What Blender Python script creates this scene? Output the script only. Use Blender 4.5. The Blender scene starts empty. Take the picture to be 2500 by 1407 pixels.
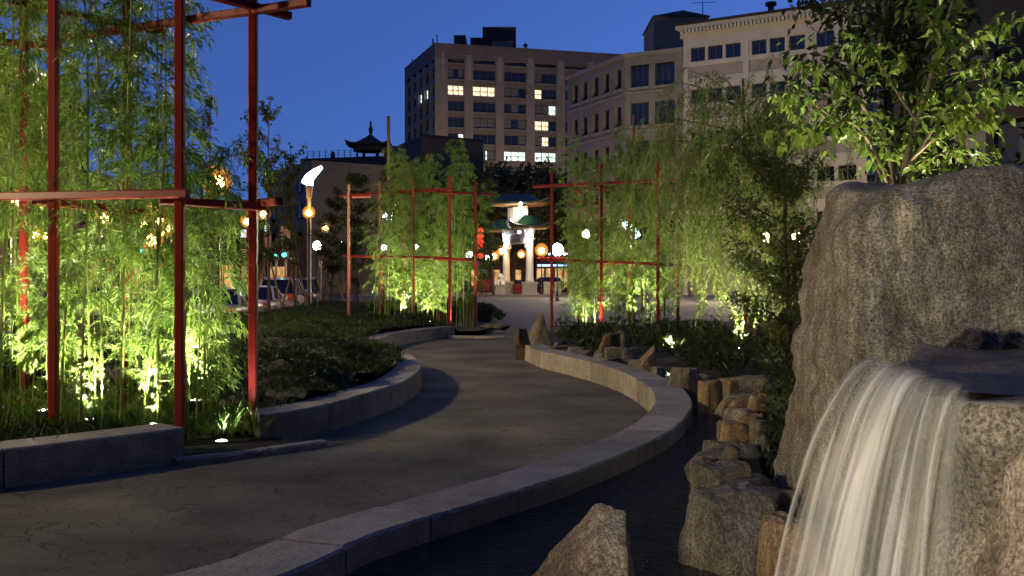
import bpy, bmesh, math, random
import numpy as np
from mathutils import Vector, Matrix, noise as mnoise

R = math.radians
sc = bpy.context.scene
col = sc.collection
F = 2500 * 35 / 36.0          # focal length of the 35 mm lens in photograph pixels
EYE = 1.6
HOR = 680.0

# ------------------------------------------------------------------ camera, sky, exposure
cam = bpy.data.objects.new('camera', bpy.data.cameras.new('camera'))
col.objects.link(cam)
cam.location = (0, 0, EYE)
cam.rotation_euler = (R(90), 0, 0)
cam.data.lens = 35
cam.data.sensor_width = 36
cam.data.shift_y = -23.5 / 2500
cam.data.clip_start = 0.05
cam.data.clip_end = 4000
sc.camera = cam

world = bpy.data.worlds.new('World')
sc.world = world
world.use_nodes = True
wn, wl = world.node_tree.nodes, world.node_tree.links
sky = wn.new('ShaderNodeTexSky')
sky.sky_type = 'NISHITA'
sky.sun_disc = False
sky.sun_elevation = R(-0.5)
sky.sun_rotation = R(56)
sky.ozone_density = 5
sky.dust_density = 0.3
tc = wn.new('ShaderNodeTexCoord')
sep = wn.new('ShaderNodeSeparateXYZ')
com = wn.new('ShaderNodeCombineXYZ')
mad = wn.new('ShaderNodeMath'); mad.operation = 'MULTIPLY_ADD'
mad.inputs[1].default_value = 0.85; mad.inputs[2].default_value = 0.24   # dusk has sunk below the roofs
wl.new(tc.outputs['Generated'], sep.inputs[0])
wl.new(sep.outputs['X'], com.inputs[0]); wl.new(sep.outputs['Y'], com.inputs[1])
wl.new(sep.outputs['Z'], mad.inputs[0]); wl.new(mad.outputs[0], com.inputs[2])
wl.new(com.outputs[0], sky.inputs['Vector'])
hs_ = wn.new('ShaderNodeHueSaturation'); hs_.inputs['Saturation'].default_value = 0.94; hs_.inputs['Value'].default_value = 1.0
wl.new(sky.outputs[0], hs_.inputs['Color'])
wl.new(hs_.outputs['Color'], wn['Background'].inputs[0])
wn['Background'].inputs[1].default_value = 1.3

sc.view_settings.view_transform = 'Standard'
sc.view_settings.look = 'None'
sc.view_settings.exposure = 0.0
sc.view_settings.gamma = 1.0
sc.render.engine = 'CYCLES'
sc.cycles.use_denoising = True
try:
    sc.cycles.denoiser = 'OPENIMAGEDENOISE'
except Exception:
    pass
sc.cycles.max_bounces = 5
sc.cycles.diffuse_bounces = 2
sc.cycles.glossy_bounces = 3
sc.cycles.transmission_bounces = 3
sc.cycles.transparent_max_bounces = 12
sc.cycles.sample_clamp_indirect = 3.0
sc.cycles.sample_clamp_direct = 0.0
sc.cycles.caustics_reflective = False
sc.cycles.caustics_refractive = False
sc.cycles.blur_glossy = 1.0

# ------------------------------------------------------------------ helpers
def P(x, y, D):
    """a point at distance D in front of the camera, seen at photograph pixel x, y"""
    return Vector(((x - 1250) / F * D, D, EYE - (y - HOR) / F * D))

def G(x, y, z=0.0):
    return P(x, y, (EYE - z) * F / (y - HOR))

def tag(o, label=None, cat=None, group=None, kind=None):
    if label: o['label'] = label
    if cat: o['category'] = cat
    if group: o['group'] = group
    if kind: o['kind'] = kind
    return o

def empty(name, loc, label=None, cat=None, group=None, rz=0.0):
    o = bpy.data.objects.new(name, None)
    col.objects.link(o)
    o.location = loc
    o.rotation_euler = (0, 0, rz)
    o.empty_display_size = 0.2
    tag(o, label, cat, group)
    return o

def link(name, me, parent=None, loc=(0, 0, 0), rz=0.0):
    o = bpy.data.objects.new(name, me)
    col.objects.link(o)
    o.location = loc
    o.rotation_euler = (0, 0, rz)
    if parent is not None: o.parent = parent
    return o

def copy_tree(o, parent=None):
    c = o.copy(); col.objects.link(c); c.parent = parent
    for ch in list(o.children): copy_tree(ch, c)
    return c

def make_mesh(name, v, f, mat, smooth=False):
    me = bpy.data.meshes.new(name)
    me.from_pydata([tuple(p) for p in v], [], f)
    me.materials.append(mat)
    if smooth:
        me.polygons.foreach_set('use_smooth', [True] * len(me.polygons))
    me.update()
    return me

class MB:
    """collects shapes, then links them as one mesh object"""
    def __init__(s): s.v = []; s.f = []
    def add(s, vs, fs):
        n = len(s.v); s.v += [tuple(p) for p in vs]; s.f += [tuple(i + n for i in f) for f in fs]; return s
    def box(s, x0, x1, y0, y1, z0, z1):
        vs = [(x0,y0,z0),(x1,y0,z0),(x1,y1,z0),(x0,y1,z0),(x0,y0,z1),(x1,y0,z1),(x1,y1,z1),(x0,y1,z1)]
        return s.add(vs, [(0,3,2,1),(4,5,6,7),(0,1,5,4),(1,2,6,5),(2,3,7,6),(3,0,4,7)])
    def bar(s, a, b, w, h, c=0.0):
        """beam from a to b, w wide and h high, with chamfered edges c"""
        a, b = Vector(a), Vector(b); d = (b - a).normalized()
        up = Vector((0, 0, 1)) if abs(d.z) < 0.95 else Vector((0, 1, 0))
        r = d.cross(up).normalized(); u = r.cross(d).normalized()
        if c > 0:
            pr = [(-w/2+c,-h/2),(w/2-c,-h/2),(w/2,-h/2+c),(w/2,h/2-c),(w/2-c,h/2),(-w/2+c,h/2),(-w/2,h/2-c),(-w/2,-h/2+c)]
        else:
            pr = [(-w/2,-h/2),(w/2,-h/2),(w/2,h/2),(-w/2,h/2)]
        n = len(pr)
        vs = [a + r*p + u*q for p, q in pr] + [b + r*p + u*q for p, q in pr]
        fs = [(i, (i+1) % n, n + (i+1) % n, n + i) for i in range(n)] + [tuple(range(n-1, -1, -1)), tuple(range(n, 2*n))]
        return s.add(vs, fs)
    def tube(s, pts, rad, n=8, cap=True):
        pts = [Vector(p) for p in pts]
        if not hasattr(rad, '__len__'): rad = [rad] * len(pts)
        vs = []; fs = []; pr = None
        for i, p in enumerate(pts):
            d = (pts[min(i+1, len(pts)-1)] - pts[max(i-1, 0)])
            d = d.normalized() if d.length > 1e-9 else Vector((0, 0, 1))
            if pr is None:
                ref = Vector((1, 0, 0)) if abs(d.x) < 0.9 else Vector((0, 1, 0))
                x = d.cross(ref).normalized()
            else:
                x = (pr - d * pr.dot(d)).normalized()
            pr = x; y = d.cross(x)
            for k in range(n):
                t = 2 * math.pi * k / n
                vs.append(p + (x * math.cos(t) + y * math.sin(t)) * rad[i])
        for i in range(len(pts) - 1):
            for k in range(n):
                k2 = (k + 1) % n
                fs.append((i*n+k, i*n+k2, (i+1)*n+k2, (i+1)*n+k))
        if cap:
            fs.append(tuple(range(n-1, -1, -1))); fs.append(tuple((len(pts)-1)*n + k for k in range(n)))
        return s.add(vs, fs)
    def lathe(s, prof, c=(0, 0, 0), n=16):
        vs = []; fs = []
        for r, z in prof:
            for k in range(n):
                t = 2 * math.pi * k / n
                vs.append((c[0] + r * math.cos(t), c[1] + r * math.sin(t), c[2] + z))
        for i in range(len(prof) - 1):
            for k in range(n):
                k2 = (k + 1) % n
                fs.append((i*n+k, i*n+k2, (i+1)*n+k2, (i+1)*n+k))
        fs.append(tuple(range(n-1, -1, -1))); fs.append(tuple((len(prof)-1)*n + k for k in range(n)))
        return s.add(vs, fs)
    def ball(s, c, r, n=10, m=7, sc3=(1, 1, 1)):
        prof = [(max(1e-3, math.sin(math.pi * i / m)) , -math.cos(math.pi * i / m)) for i in range(m + 1)]
        vs = []; fs = []
        for pr, z in prof:
            for k in range(n):
                t = 2 * math.pi * k / n
                vs.append((c[0]+r*sc3[0]*pr*math.cos(t), c[1]+r*sc3[1]*pr*math.sin(t), c[2]+r*sc3[2]*z))
        for i in range(m):
            for k in range(n):
                k2 = (k + 1) % n
                fs.append((i*n+k, i*n+k2, (i+1)*n+k2, (i+1)*n+k))
        return s.add(vs, fs)
    def prism(s, poly, z0, z1):
        n = len(poly)
        vs = [(p[0], p[1], z0) for p in poly] + [(p[0], p[1], z1) for p in poly]
        fs = [(i, (i+1) % n, n + (i+1) % n, n + i) for i in range(n)] + [tuple(range(n-1, -1, -1)), tuple(range(n, 2*n))]
        return s.add(vs, fs)
    def build(s, name, mat, parent=None, smooth=False, bevel=0.0, world=True):
        off = Vector(parent.location) if (parent is not None and world) else Vector((0, 0, 0))
        if parent is not None and world and parent.parent is not None: off = off + Vector(parent.parent.location)
        v = [(p[0]-off.x, p[1]-off.y, p[2]-off.z) for p in s.v]
        o = link(name, make_mesh(name, v, s.f, mat, smooth), parent)
        if bevel > 0:
            m = o.modifiers.new('bevel', 'BEVEL'); m.width = bevel; m.segments = 2; m.limit_method = 'ANGLE'
        return o

def recalc(me):
    bm = bmesh.new(); bm.from_mesh(me); bmesh.ops.recalc_face_normals(bm, faces=bm.faces); bm.to_mesh(me); bm.free()

def spline(pts, step):
    """Catmull-Rom through 2-D points, resampled at an even step"""
    pts = [Vector((p[0], p[1])) for p in pts]
    pts = [pts[0] * 2 - pts[1]] + pts + [pts[-1] * 2 - pts[-2]]
    fine = []
    for i in range(1, len(pts) - 2):
        p0, p1, p2, p3 = pts[i-1:i+3]
        for k in range(24):
            t = k / 24
            fine.append(0.5 * ((2*p1) + (p2-p0)*t + (2*p0-5*p1+4*p2-p3)*t*t + (3*p1-p0-3*p2+p3)*t**3))
    fine.append(pts[-2])
    L = [0.0]
    for i in range(1, len(fine)): L.append(L[-1] + (fine[i]-fine[i-1]).length)
    n = max(2, int(round(L[-1] / step)) + 1)
    out = []; j = 0
    for k in range(n):
        s = L[-1] * k / (n - 1)
        while j < len(L) - 2 and L[j+1] < s: j += 1
        t = (s - L[j]) / max(1e-9, L[j+1] - L[j])
        out.append(fine[j].lerp(fine[j+1], min(1, max(0, t))))
    return out

# ------------------------------------------------------------------ materials
def mat(name, color, rough=0.7, metal=0.0, var=0.0, scale=4.0, color2=None, bump=0.0, bscale=20.0, spec=0.5,
        speck=0.0, speck_scale=120.0, coat=0.0, rand=0.0, detail=6.0):
    m = bpy.data.materials.new(name); m.use_nodes = True
    n, l = m.node_tree.nodes, m.node_tree.links
    b = n['Principled BSDF']
    b.inputs['Roughness'].default_value = rough
    b.inputs['Metallic'].default_value = metal
    b.inputs['Specular IOR Level'].default_value = spec
    b.inputs['Coat Weight'].default_value = coat
    b.inputs['Base Color'].default_value = (*color, 1)
    t = n.new('ShaderNodeTexCoord')
    src = None
    if var > 0 or color2:
        nz = n.new('ShaderNodeTexNoise'); nz.inputs['Scale'].default_value = scale; nz.inputs['Detail'].default_value = detail
        nz.inputs['Roughness'].default_value = 0.65
        l.new(t.outputs['Object'], nz.inputs['Vector'])
        rp = n.new('ShaderNodeValToRGB')
        c2 = color2 or tuple(min(1, c * (1 + var)) for c in color)
        c1 = color if color2 else tuple(c * (1 - var) for c in color)
        rp.color_ramp.elements[0].color = (*c1, 1); rp.color_ramp.elements[0].position = 0.32
        rp.color_ramp.elements[1].color = (*c2, 1); rp.color_ramp.elements[1].position = 0.68
        l.new(nz.outputs['Fac'], rp.inputs['Fac'])
        src = rp.outputs['Color']
    if speck > 0:
        vz = n.new('ShaderNodeTexNoise'); vz.inputs['Scale'].default_value = speck_scale; vz.inputs['Detail'].default_value = 3
        l.new(t.outputs['Object'], vz.inputs['Vector'])
        r2 = n.new('ShaderNodeValToRGB')
        r2.color_ramp.elements[0].position = 0.36; r2.color_ramp.elements[0].color = (1-speck, 1-speck, 1-speck, 1)
        r2.color_ramp.elements[1].position = 0.64; r2.color_ramp.elements[1].color = (1+speck*0.6, 1+speck*0.6, 1+speck*0.6, 1)
        l.new(vz.outputs['Fac'], r2.inputs['Fac'])
        mx = n.new('ShaderNodeMix'); mx.data_type = 'RGBA'; mx.blend_type = 'MULTIPLY'; mx.inputs['Factor'].default_value = 1
        if src: l.new(src, mx.inputs['A'])
        else: mx.inputs['A'].default_value = (*color, 1)
        l.new(r2.outputs['Color'], mx.inputs['B'])
        src = mx.outputs['Result']
    if rand > 0:
        oi = n.new('ShaderNodeObjectInfo')
        hs = n.new('ShaderNodeHueSaturation')
        mr = n.new('ShaderNodeMapRange'); mr.inputs['To Min'].default_value = 1 - rand; mr.inputs['To Max'].default_value = 1 + rand
        l.new(oi.outputs['Random'], mr.inputs['Value']); l.new(mr.outputs['Result'], hs.inputs['Value'])
        if src: l.new(src, hs.inputs['Color'])
        else: hs.inputs['Color'].default_value = (*color, 1)
        src = hs.outputs['Color']
    if src: l.new(src, b.inputs['Base Color'])
    if bump > 0:
        bz = n.new('ShaderNodeTexNoise'); bz.inputs['Scale'].default_value = bscale; bz.inputs['Detail'].default_value = 8
        l.new(t.outputs['Object'], bz.inputs['Vector'])
        bp = n.new('ShaderNodeBump'); bp.inputs['Strength'].default_value = bump; bp.inputs['Distance'].default_value = 0.02
        l.new(bz.outputs['Fac'], bp.inputs['Height']); l.new(bp.outputs['Normal'], b.inputs['Normal'])
    return m

def leafmat(name, c1, c2, trans=0.35, rough=0.45, scale=3.0):
    m = bpy.data.materials.new(name); m.use_nodes = True
    n, l = m.node_tree.nodes, m.node_tree.links
    b = n['Principled BSDF']; b.inputs['Roughness'].default_value = rough; b.inputs['Specular IOR Level'].default_value = 0.35
    t = n.new('ShaderNodeTexCoord'); nz = n.new('ShaderNodeTexNoise'); nz.inputs['Scale'].default_value = scale
    nz.inputs['Detail'].default_value = 8; nz.inputs['Roughness'].default_value = 0.8
    l.new(t.outputs['Object'], nz.inputs['Vector'])
    oi = n.new('ShaderNodeObjectInfo')
    ad = n.new('ShaderNodeMath'); ad.operation = 'MULTIPLY_ADD'; ad.inputs[1].default_value = 0.35; 
    l.new(oi.outputs['Random'], ad.inputs[0]); l.new(nz.outputs['Fac'], ad.inputs[2])
    rp = n.new('ShaderNodeValToRGB')
    rp.color_ramp.elements[0].position = 0.4; rp.color_ramp.elements[0].color = (*c1, 1)
    rp.color_ramp.elements[1].position = 0.95; rp.color_ramp.elements[1].color = (*c2, 1)
    l.new(ad.outputs[0], rp.inputs['Fac']); l.new(rp.outputs['Color'], b.inputs['Base Color'])
    tr = n.new('ShaderNodeBsdfTranslucent'); l.new(rp.outputs['Color'], tr.inputs['Color'])
    mx = n.new('ShaderNodeMixShader'); mx.inputs[0].default_value = trans
    l.new(b.outputs[0], mx.inputs[1]); l.new(tr.outputs[0], mx.inputs[2])
    l.new(mx.outputs[0], n['Material Output'].inputs['Surface'])
    return m

def glow(name, color, strength):
    m = bpy.data.materials.new(name); m.use_nodes = True
    b = m.node_tree.nodes['Principled BSDF']
    b.inputs['Base Color'].default_value = (*color, 1); b.inputs['Roughness'].default_value = 0.4
    b.inputs['Emission Color'].default_value = (*color, 1); b.inputs['Emission Strength'].default_value = strength
    return m

def lit_room(name, c1, c2, strength):
    """a lit office seen through its window: bright ceiling, blotchy furniture"""
    m = bpy.data.materials.new(name); m.use_nodes = True
    n, l = m.node_tree.nodes, m.node_tree.links
    b = n['Principled BSDF']; b.inputs['Base Color'].default_value = (0.02, 0.02, 0.02, 1); b.inputs['Roughness'].default_value = 0.2
    t = n.new('ShaderNodeTexCoord'); nz = n.new('ShaderNodeTexNoise'); nz.inputs['Scale'].default_value = 1.7; nz.inputs['Detail'].default_value = 5
    l.new(t.outputs['Object'], nz.inputs['Vector'])
    rp = n.new('ShaderNodeValToRGB'); rp.color_ramp.elements[0].position = 0.4; rp.color_ramp.elements[0].color = (*c1, 1)
    rp.color_ramp.elements[1].position = 0.58; rp.color_ramp.elements[1].color = (*c2, 1)
    l.new(nz.outputs['Fac'], rp.inputs['Fac']); l.new(rp.outputs['Color'], b.inputs['Emission Color'])
    b.inputs['Emission Strength'].default_value = strength
    m.cycles.emission_sampling = 'NONE'
    return m

def paving_mat():
    m = bpy.data.materials.new('stamped_paving'); m.use_nodes = True
    n, l = m.node_tree.nodes, m.node_tree.links
    b = n['Principled BSDF']; b.inputs['Roughness'].default_value = 0.85; b.inputs['Specular IOR Level'].default_value = 0.15
    t = n.new('ShaderNodeTexCoord')
    nz = n.new('ShaderNodeTexNoise'); nz.inputs['Scale'].default_value = 0.9; nz.inputs['Detail'].default_value = 9
    l.new(t.outputs['Object'], nz.inputs['Vector'])
    rp = n.new('ShaderNodeValToRGB'); rp.color_ramp.elements[0].position = 0.3; rp.color_ramp.elements[0].color = (0.068, 0.066, 0.055, 1)
    rp.color_ramp.elements[1].position = 0.72; rp.color_ramp.elements[1].color = (0.175, 0.168, 0.14, 1)
    l.new(nz.outputs['Fac'], rp.inputs['Fac'])
    wz = n.new('ShaderNodeTexNoise'); wz.inputs['Scale'].default_value = 3.5; wz.inputs['Detail'].default_value = 3
    l.new(t.outputs['Object'], wz.inputs['Vector'])
    vm = n.new('ShaderNodeVectorMath'); vm.operation = 'MULTIPLY_ADD'
    l.new(wz.outputs['Color'], vm.inputs[0]); vm.inputs[1].default_value = (0.35, 0.35, 0); l.new(t.outputs['Object'], vm.inputs[2])
    vo = n.new('ShaderNodeTexVoronoi'); vo.feature = 'DISTANCE_TO_EDGE'; vo.inputs['Scale'].default_value = 5.5
    l.new(vm.outputs[0], vo.inputs['Vector'])
    e = n.new('ShaderNodeMapRange'); e.inputs['From Max'].default_value = 0.03
    l.new(vo.outputs['Distance'], e.inputs['Value'])
    # the joints only bite here and there
    kn = n.new('ShaderNodeTexNoise'); kn.inputs['Scale'].default_value = 2.3; l.new(t.outputs['Object'], kn.inputs['Vector'])
    kr = n.new('ShaderNodeMapRange'); kr.inputs['From Min'].default_value = 0.38; kr.inputs['From Max'].default_value = 0.52
    l.new(kn.outputs['Fac'], kr.inputs['Value'])
    mxv = n.new('ShaderNodeMath'); mxv.operation = 'MAXIMUM'
    inv = n.new('ShaderNodeMath'); inv.operation = 'SUBTRACT'; inv.inputs[0].default_value = 1.0
    l.new(kr.outputs['Result'], inv.inputs[1]); l.new(inv.outputs[0], mxv.inputs[0]); l.new(e.outputs['Result'], mxv.inputs[1])
    dk = n.new('ShaderNodeMapRange'); dk.inputs['To Min'].default_value = 0.42
    l.new(mxv.outputs[0], dk.inputs['Value'])
    mu = n.new('ShaderNodeMix'); mu.data_type = 'RGBA'; mu.blend_type = 'MULTIPLY'; mu.inputs['Factor'].default_value = 1
    l.new(rp.outputs['Color'], mu.inputs['A']); l.new(dk.outputs['Result'], mu.inputs['B'])
    l.new(mu.outputs['Result'], b.inputs['Base Color'])
    fz = n.new('ShaderNodeTexNoise'); fz.inputs['Scale'].default_value = 60; fz.inputs['Detail'].default_value = 6; l.new(t.outputs['Object'], fz.inputs['Vector'])
    ad = n.new('ShaderNodeMath'); ad.operation = 'MULTIPLY_ADD'; ad.inputs[1].default_value = 0.25
    l.new(fz.outputs['Fac'], ad.inputs[0]); l.new(mxv.outputs[0], ad.inputs[2])
    bp = n.new('ShaderNodeBump'); bp.inputs['Strength'].default_value = 0.55; bp.inputs['Distance'].default_value = 0.008
    l.new(ad.outputs[0], bp.inputs['Height']); l.new(bp.outputs['Normal'], b.inputs['Normal'])
    return m

def water_mat(name, color, scale, strength, rough=0.04):
    m = bpy.data.materials.new(name); m.use_nodes = True
    n, l = m.node_tree.nodes, m.node_tree.links
    b = n['Principled BSDF']; b.inputs['Base Color'].default_value = (*color, 1); b.inputs['Roughness'].default_value = rough
    b.inputs['IOR'].default_value = 1.33; b.inputs['Specular IOR Level'].default_value = 0.7
    t = n.new('ShaderNodeTexCoord')
    mp = n.new('ShaderNodeMapping'); mp.inputs['Scale'].default_value = (1, 2.2, 1); l.new(t.outputs['Object'], mp.inputs['Vector'])
    nz = n.new('ShaderNodeTexNoise'); nz.inputs['Scale'].default_value = scale; nz.inputs['Detail'].default_value = 4
    nz.inputs['Distortion'].default_value = 0.6
    l.new(mp.outputs['Vector'], nz.inputs['Vector'])
    bp = n.new('ShaderNodeBump'); bp.inputs['Strength'].default_value = strength; bp.inputs['Distance'].default_value = 0.11
    l.new(nz.outputs['Fac'], bp.inputs['Height']); l.new(bp.outputs['Normal'], b.inputs['Normal'])
    return m

def fall_mat(name, alpha, c=(0.85, 0.83, 0.78), sx=26.0, lo=0.38, hi=0.66):
    """falling water: clear film with aerated white threads running down the flow (UV v)"""
    m = bpy.data.materials.new(name); m.use_nodes = True
    n, l = m.node_tree.nodes, m.node_tree.links
    b = n['Principled BSDF']; b.inputs['Base Color'].default_value = (*c, 1); b.inputs['Roughness'].default_value = 0.18
    b.inputs['IOR'].default_value = 1.33
    t = n.new('ShaderNodeTexCoord'); mp = n.new('ShaderNodeMapping'); mp.inputs['Scale'].default_value = (sx, 0.55, 1)
    l.new(t.outputs['UV'], mp.inputs['Vector'])
    nz = n.new('ShaderNodeTexNoise'); nz.inputs['Scale'].default_value = 1.0; nz.inputs['Detail'].default_value = 6; nz.inputs['Roughness'].default_value = 0.62
    l.new(mp.outputs['Vector'], nz.inputs['Vector'])
    mr = n.new('ShaderNodeMapRange'); mr.inputs['From Min'].default_value = lo; mr.inputs['From Max'].default_value = hi
    mr.inputs['To Min'].default_value = 0.06; mr.inputs['To Max'].default_value = alpha
    l.new(nz.outputs['Fac'], mr.inputs['Value'])
    tl = n.new('ShaderNodeBsdfTranslucent'); tl.inputs['Color'].default_value = (*c, 1)
    m1 = n.new('ShaderNodeMixShader'); m1.inputs[0].default_value = 0.45
    l.new(b.outputs[0], m1.inputs[1]); l.new(tl.outputs[0], m1.inputs[2])
    tr = n.new('ShaderNodeBsdfTransparent'); tr.inputs['Color'].default_value = (0.96, 0.97, 1.0, 1)
    at = n.new('ShaderNodeAttribute'); at.attribute_name = 'veil'
    ml = n.new('ShaderNodeMath'); ml.operation = 'MULTIPLY'; l.new(mr.outputs['Result'], ml.inputs[0]); l.new(at.outputs['Fac'], ml.inputs[1])
    m2 = n.new('ShaderNodeMixShader'); l.new(ml.outputs[0], m2.inputs[0])
    l.new(tr.outputs[0], m2.inputs[1]); l.new(m1.outputs[0], m2.inputs[2])
    l.new(m2.outputs[0], n['Material Output'].inputs['Surface'])
    bp = n.new('ShaderNodeBump'); bp.inputs['Strength'].default_value = 0.6; bp.inputs['Distance'].default_value = 0.02
    l.new(nz.outputs['Fac'], bp.inputs['Height']); l.new(bp.outputs['Normal'], b.inputs['Normal'])
    return m

def boulder_mat(name, dark, light, stain, wet=0.0):
    """weathered granite: broad tonal patches, streaks down the face, rust stains, crystal grain"""
    m = bpy.data.materials.new(name); m.use_nodes = True
    n, l = m.node_tree.nodes, m.node_tree.links
    b = n['Principled BSDF']; b.inputs['Roughness'].default_value = 0.8 - wet; b.inputs['Specular IOR Level'].default_value = 0.4
    t = n.new('ShaderNodeTexCoord')
    def nz(scale, detail, rough=0.6, vec=None, dist=0.0):
        q = n.new('ShaderNodeTexNoise'); q.inputs['Scale'].default_value = scale; q.inputs['Detail'].default_value = detail
        q.inputs['Roughness'].default_value = rough; q.inputs['Distortion'].default_value = dist
        l.new(vec if vec else t.outputs['Object'], q.inputs['Vector']); return q.outputs['Fac']
    def ramp(f, p0, c0, p1, c1):
        q = n.new('ShaderNodeValToRGB'); q.color_ramp.elements[0].position = p0; q.color_ramp.elements[0].color = (*c0, 1)
        q.color_ramp.elements[1].position = p1; q.color_ramp.elements[1].color = (*c1, 1); l.new(f, q.inputs['Fac']); return q.outputs['Color']
    def mix(mode, a, b_, f=1.0):
        q = n.new('ShaderNodeMix'); q.data_type = 'RGBA'; q.blend_type = mode
        if isinstance(f, float): q.inputs['Factor'].default_value = f
        else: l.new(f, q.inputs['Factor'])
        l.new(a, q.inputs['A']); l.new(b_, q.inputs['B']); return q.outputs['Result']
    mp = n.new('ShaderNodeMapping'); mp.inputs['Scale'].default_value = (7, 7, 1.6); mp.inputs['Rotation'].default_value = (0.25, 0.3, 0)
    l.new(t.outputs['Object'], mp.inputs['Vector'])
    base = ramp(nz(1.7, 8, 0.7, None, 0.5), 0.36, dark, 0.66, light)
    streak = ramp(nz(1.5, 9, 0.78, mp.outputs['Vector'], 0.4), 0.40, (0.58, 0.55, 0.49), 0.60, (1.25, 1.23, 1.18))
    c = mix('MULTIPLY', base, streak)
    g1 = ramp(nz(75, 5, 0.75), 0.40, (0.34, 0.32, 0.29), 0.60, (1.42, 1.39, 1.33))
    c = mix('MULTIPLY', c, g1)
    sm = n.new('ShaderNodeMapRange'); sm.inputs['From Min'].default_value = 0.58; sm.inputs['From Max'].default_value = 0.75
    l.new(nz(2.3, 6, 0.65, mp.outputs['Vector'], 0.8), sm.inputs['Value'])
    st = n.new('ShaderNodeRGB'); st.outputs[0].default_value = (*stain, 1)
    sc_ = n.new('ShaderNodeMath'); sc_.operation = 'MULTIPLY'; sc_.inputs[1].default_value = 0.6; l.new(sm.outputs['Result'], sc_.inputs[0])
    c = mix('MIX', c, st.outputs[0], sc_.outputs[0])
    l.new(c, b.inputs['Base Color'])
    h = n.new('ShaderNodeMath'); h.operation = 'MULTIPLY_ADD'; h.inputs[1].default_value = 0.45
    l.new(nz(60, 5, 0.7), h.inputs[0]); l.new(nz(9, 9, 0.72, None, 0.4), h.inputs[2])
    bp = n.new('ShaderNodeBump'); bp.inputs['Strength'].default_value = 1.0; bp.inputs['Distance'].default_value = 0.045
    l.new(h.outputs[0], bp.inputs['Height']); l.new(bp.outputs['Normal'], b.inputs['Normal'])
    return m

M = {}
M['asphalt'] = mat('asphalt', (0.05, 0.05, 0.052), 0.8, var=0.3, scale=0.6, bump=0.2, bscale=40)
M['paving'] = paving_mat()
M['plaza'] = mat('plaza_paving', (0.115, 0.115, 0.115), 0.8, spec=0.2, var=0.25, scale=0.35, bump=0.15, bscale=8)
M['sidewalk'] = mat('concrete_sidewalk', (0.26, 0.24, 0.21), 0.8, var=0.2, scale=1.2, bump=0.1)
M['soil'] = mat('soil', (0.02, 0.016, 0.01), 0.95, var=0.4, scale=9, bump=0.6, bscale=25)
M['wallstone'] = mat('sawn_granite', (0.27, 0.25, 0.215), 0.75, var=0.28, scale=5, speck=0.35, speck_scale=90, bump=0.5, bscale=40, rand=0.28)
M['granite'] = boulder_mat('granite', (0.14, 0.125, 0.10), (0.33, 0.30, 0.25), (0.20, 0.12, 0.05))
M['granite_pink'] = boulder_mat('pink_granite', (0.17, 0.135, 0.10), (0.40, 0.34, 0.28), (0.24, 0.14, 0.07))
M['sandstone'] = boulder_mat('tan_stone', (0.22, 0.15, 0.08), (0.42, 0.31, 0.19), (0.26, 0.13, 0.05))
M['brownstone'] = boulder_mat('brown_stone', (0.09, 0.06, 0.033), (0.23, 0.165, 0.10), (0.12, 0.07, 0.03))
M['boulder'] = boulder_mat('boulder_granite', (0.24, 0.22, 0.185), (0.52, 0.48, 0.41), (0.22, 0.13, 0.05))
M['wetrock'] = boulder_mat('wet_rock', (0.09, 0.08, 0.065), (0.27, 0.24, 0.20), (0.12, 0.08, 0.035), 0.35)
M['red'] = mat('red_paint', (0.20, 0.014, 0.009), 0.34, var=0.12, scale=3, spec=0.5)
M['culm'] = mat('bamboo_culm', (0.17, 0.22, 0.05), 0.45, var=0.3, scale=6, rand=0.25)
M['bamboo'] = leafmat('bamboo_leaf', (0.075, 0.17, 0.02), (0.26, 0.38, 0.07), 0.42, 0.40, 5)
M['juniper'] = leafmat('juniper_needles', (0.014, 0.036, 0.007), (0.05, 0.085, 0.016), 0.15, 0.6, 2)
M['grass'] = leafmat('grass_blade', (0.03, 0.09, 0.012), (0.12, 0.20, 0.03), 0.3, 0.5, 3)
M['willow'] = leafmat('willow_leaf', (0.06, 0.115, 0.018), (0.20, 0.255, 0.055), 0.35, 0.5, 3)
M['broad'] = leafmat('broad_leaf', (0.07, 0.14, 0.018), (0.22, 0.27, 0.05), 0.35, 0.38, 4)
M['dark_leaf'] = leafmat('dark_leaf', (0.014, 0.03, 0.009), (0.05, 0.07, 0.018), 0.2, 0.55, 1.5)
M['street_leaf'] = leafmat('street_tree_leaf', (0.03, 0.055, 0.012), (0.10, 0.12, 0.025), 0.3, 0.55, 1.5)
M['dry_leaf'] = leafmat('dry_leaf', (0.12, 0.09, 0.04), (0.26, 0.21, 0.11), 0.1, 0.7, 5)
M['petal'] = leafmat('pale_petal', (0.6, 0.5, 0.42), (0.75, 0.68, 0.62), 0.3, 0.5, 3)
M['bark'] = mat('bark', (0.085, 0.065, 0.045), 0.9, var=0.35, scale=14, bump=0.8, bscale=30)
M['twig'] = mat('pale_twig', (0.22, 0.16, 0.10), 0.7, var=0.25, scale=9)
M['stake'] = mat('stake_wood', (0.22, 0.14, 0.075), 0.85, var=0.3, scale=8)
M['tan'] = mat('tan_brick', (0.18, 0.145, 0.112), 0.85, var=0.16, scale=0.25, bump=0.2, bscale=2, speck=0.12, speck_scale=3)
M['tan_dark'] = mat('tan_brick_trim', (0.125, 0.098, 0.076), 0.85, var=0.16, scale=0.3, speck=0.12, speck_scale=3)
M['tan_pale'] = mat('tan_terracotta', (0.235, 0.185, 0.145), 0.8, var=0.1, scale=0.3)
M['greyb'] = mat('grey_limestone', (0.20, 0.18, 0.145), 0.85, var=0.14, scale=0.3, speck=0.12, speck_scale=2.5)
M['greyb_trim'] = mat('grey_limestone_trim', (0.245, 0.22, 0.18), 0.85, var=0.12, scale=0.4)
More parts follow.
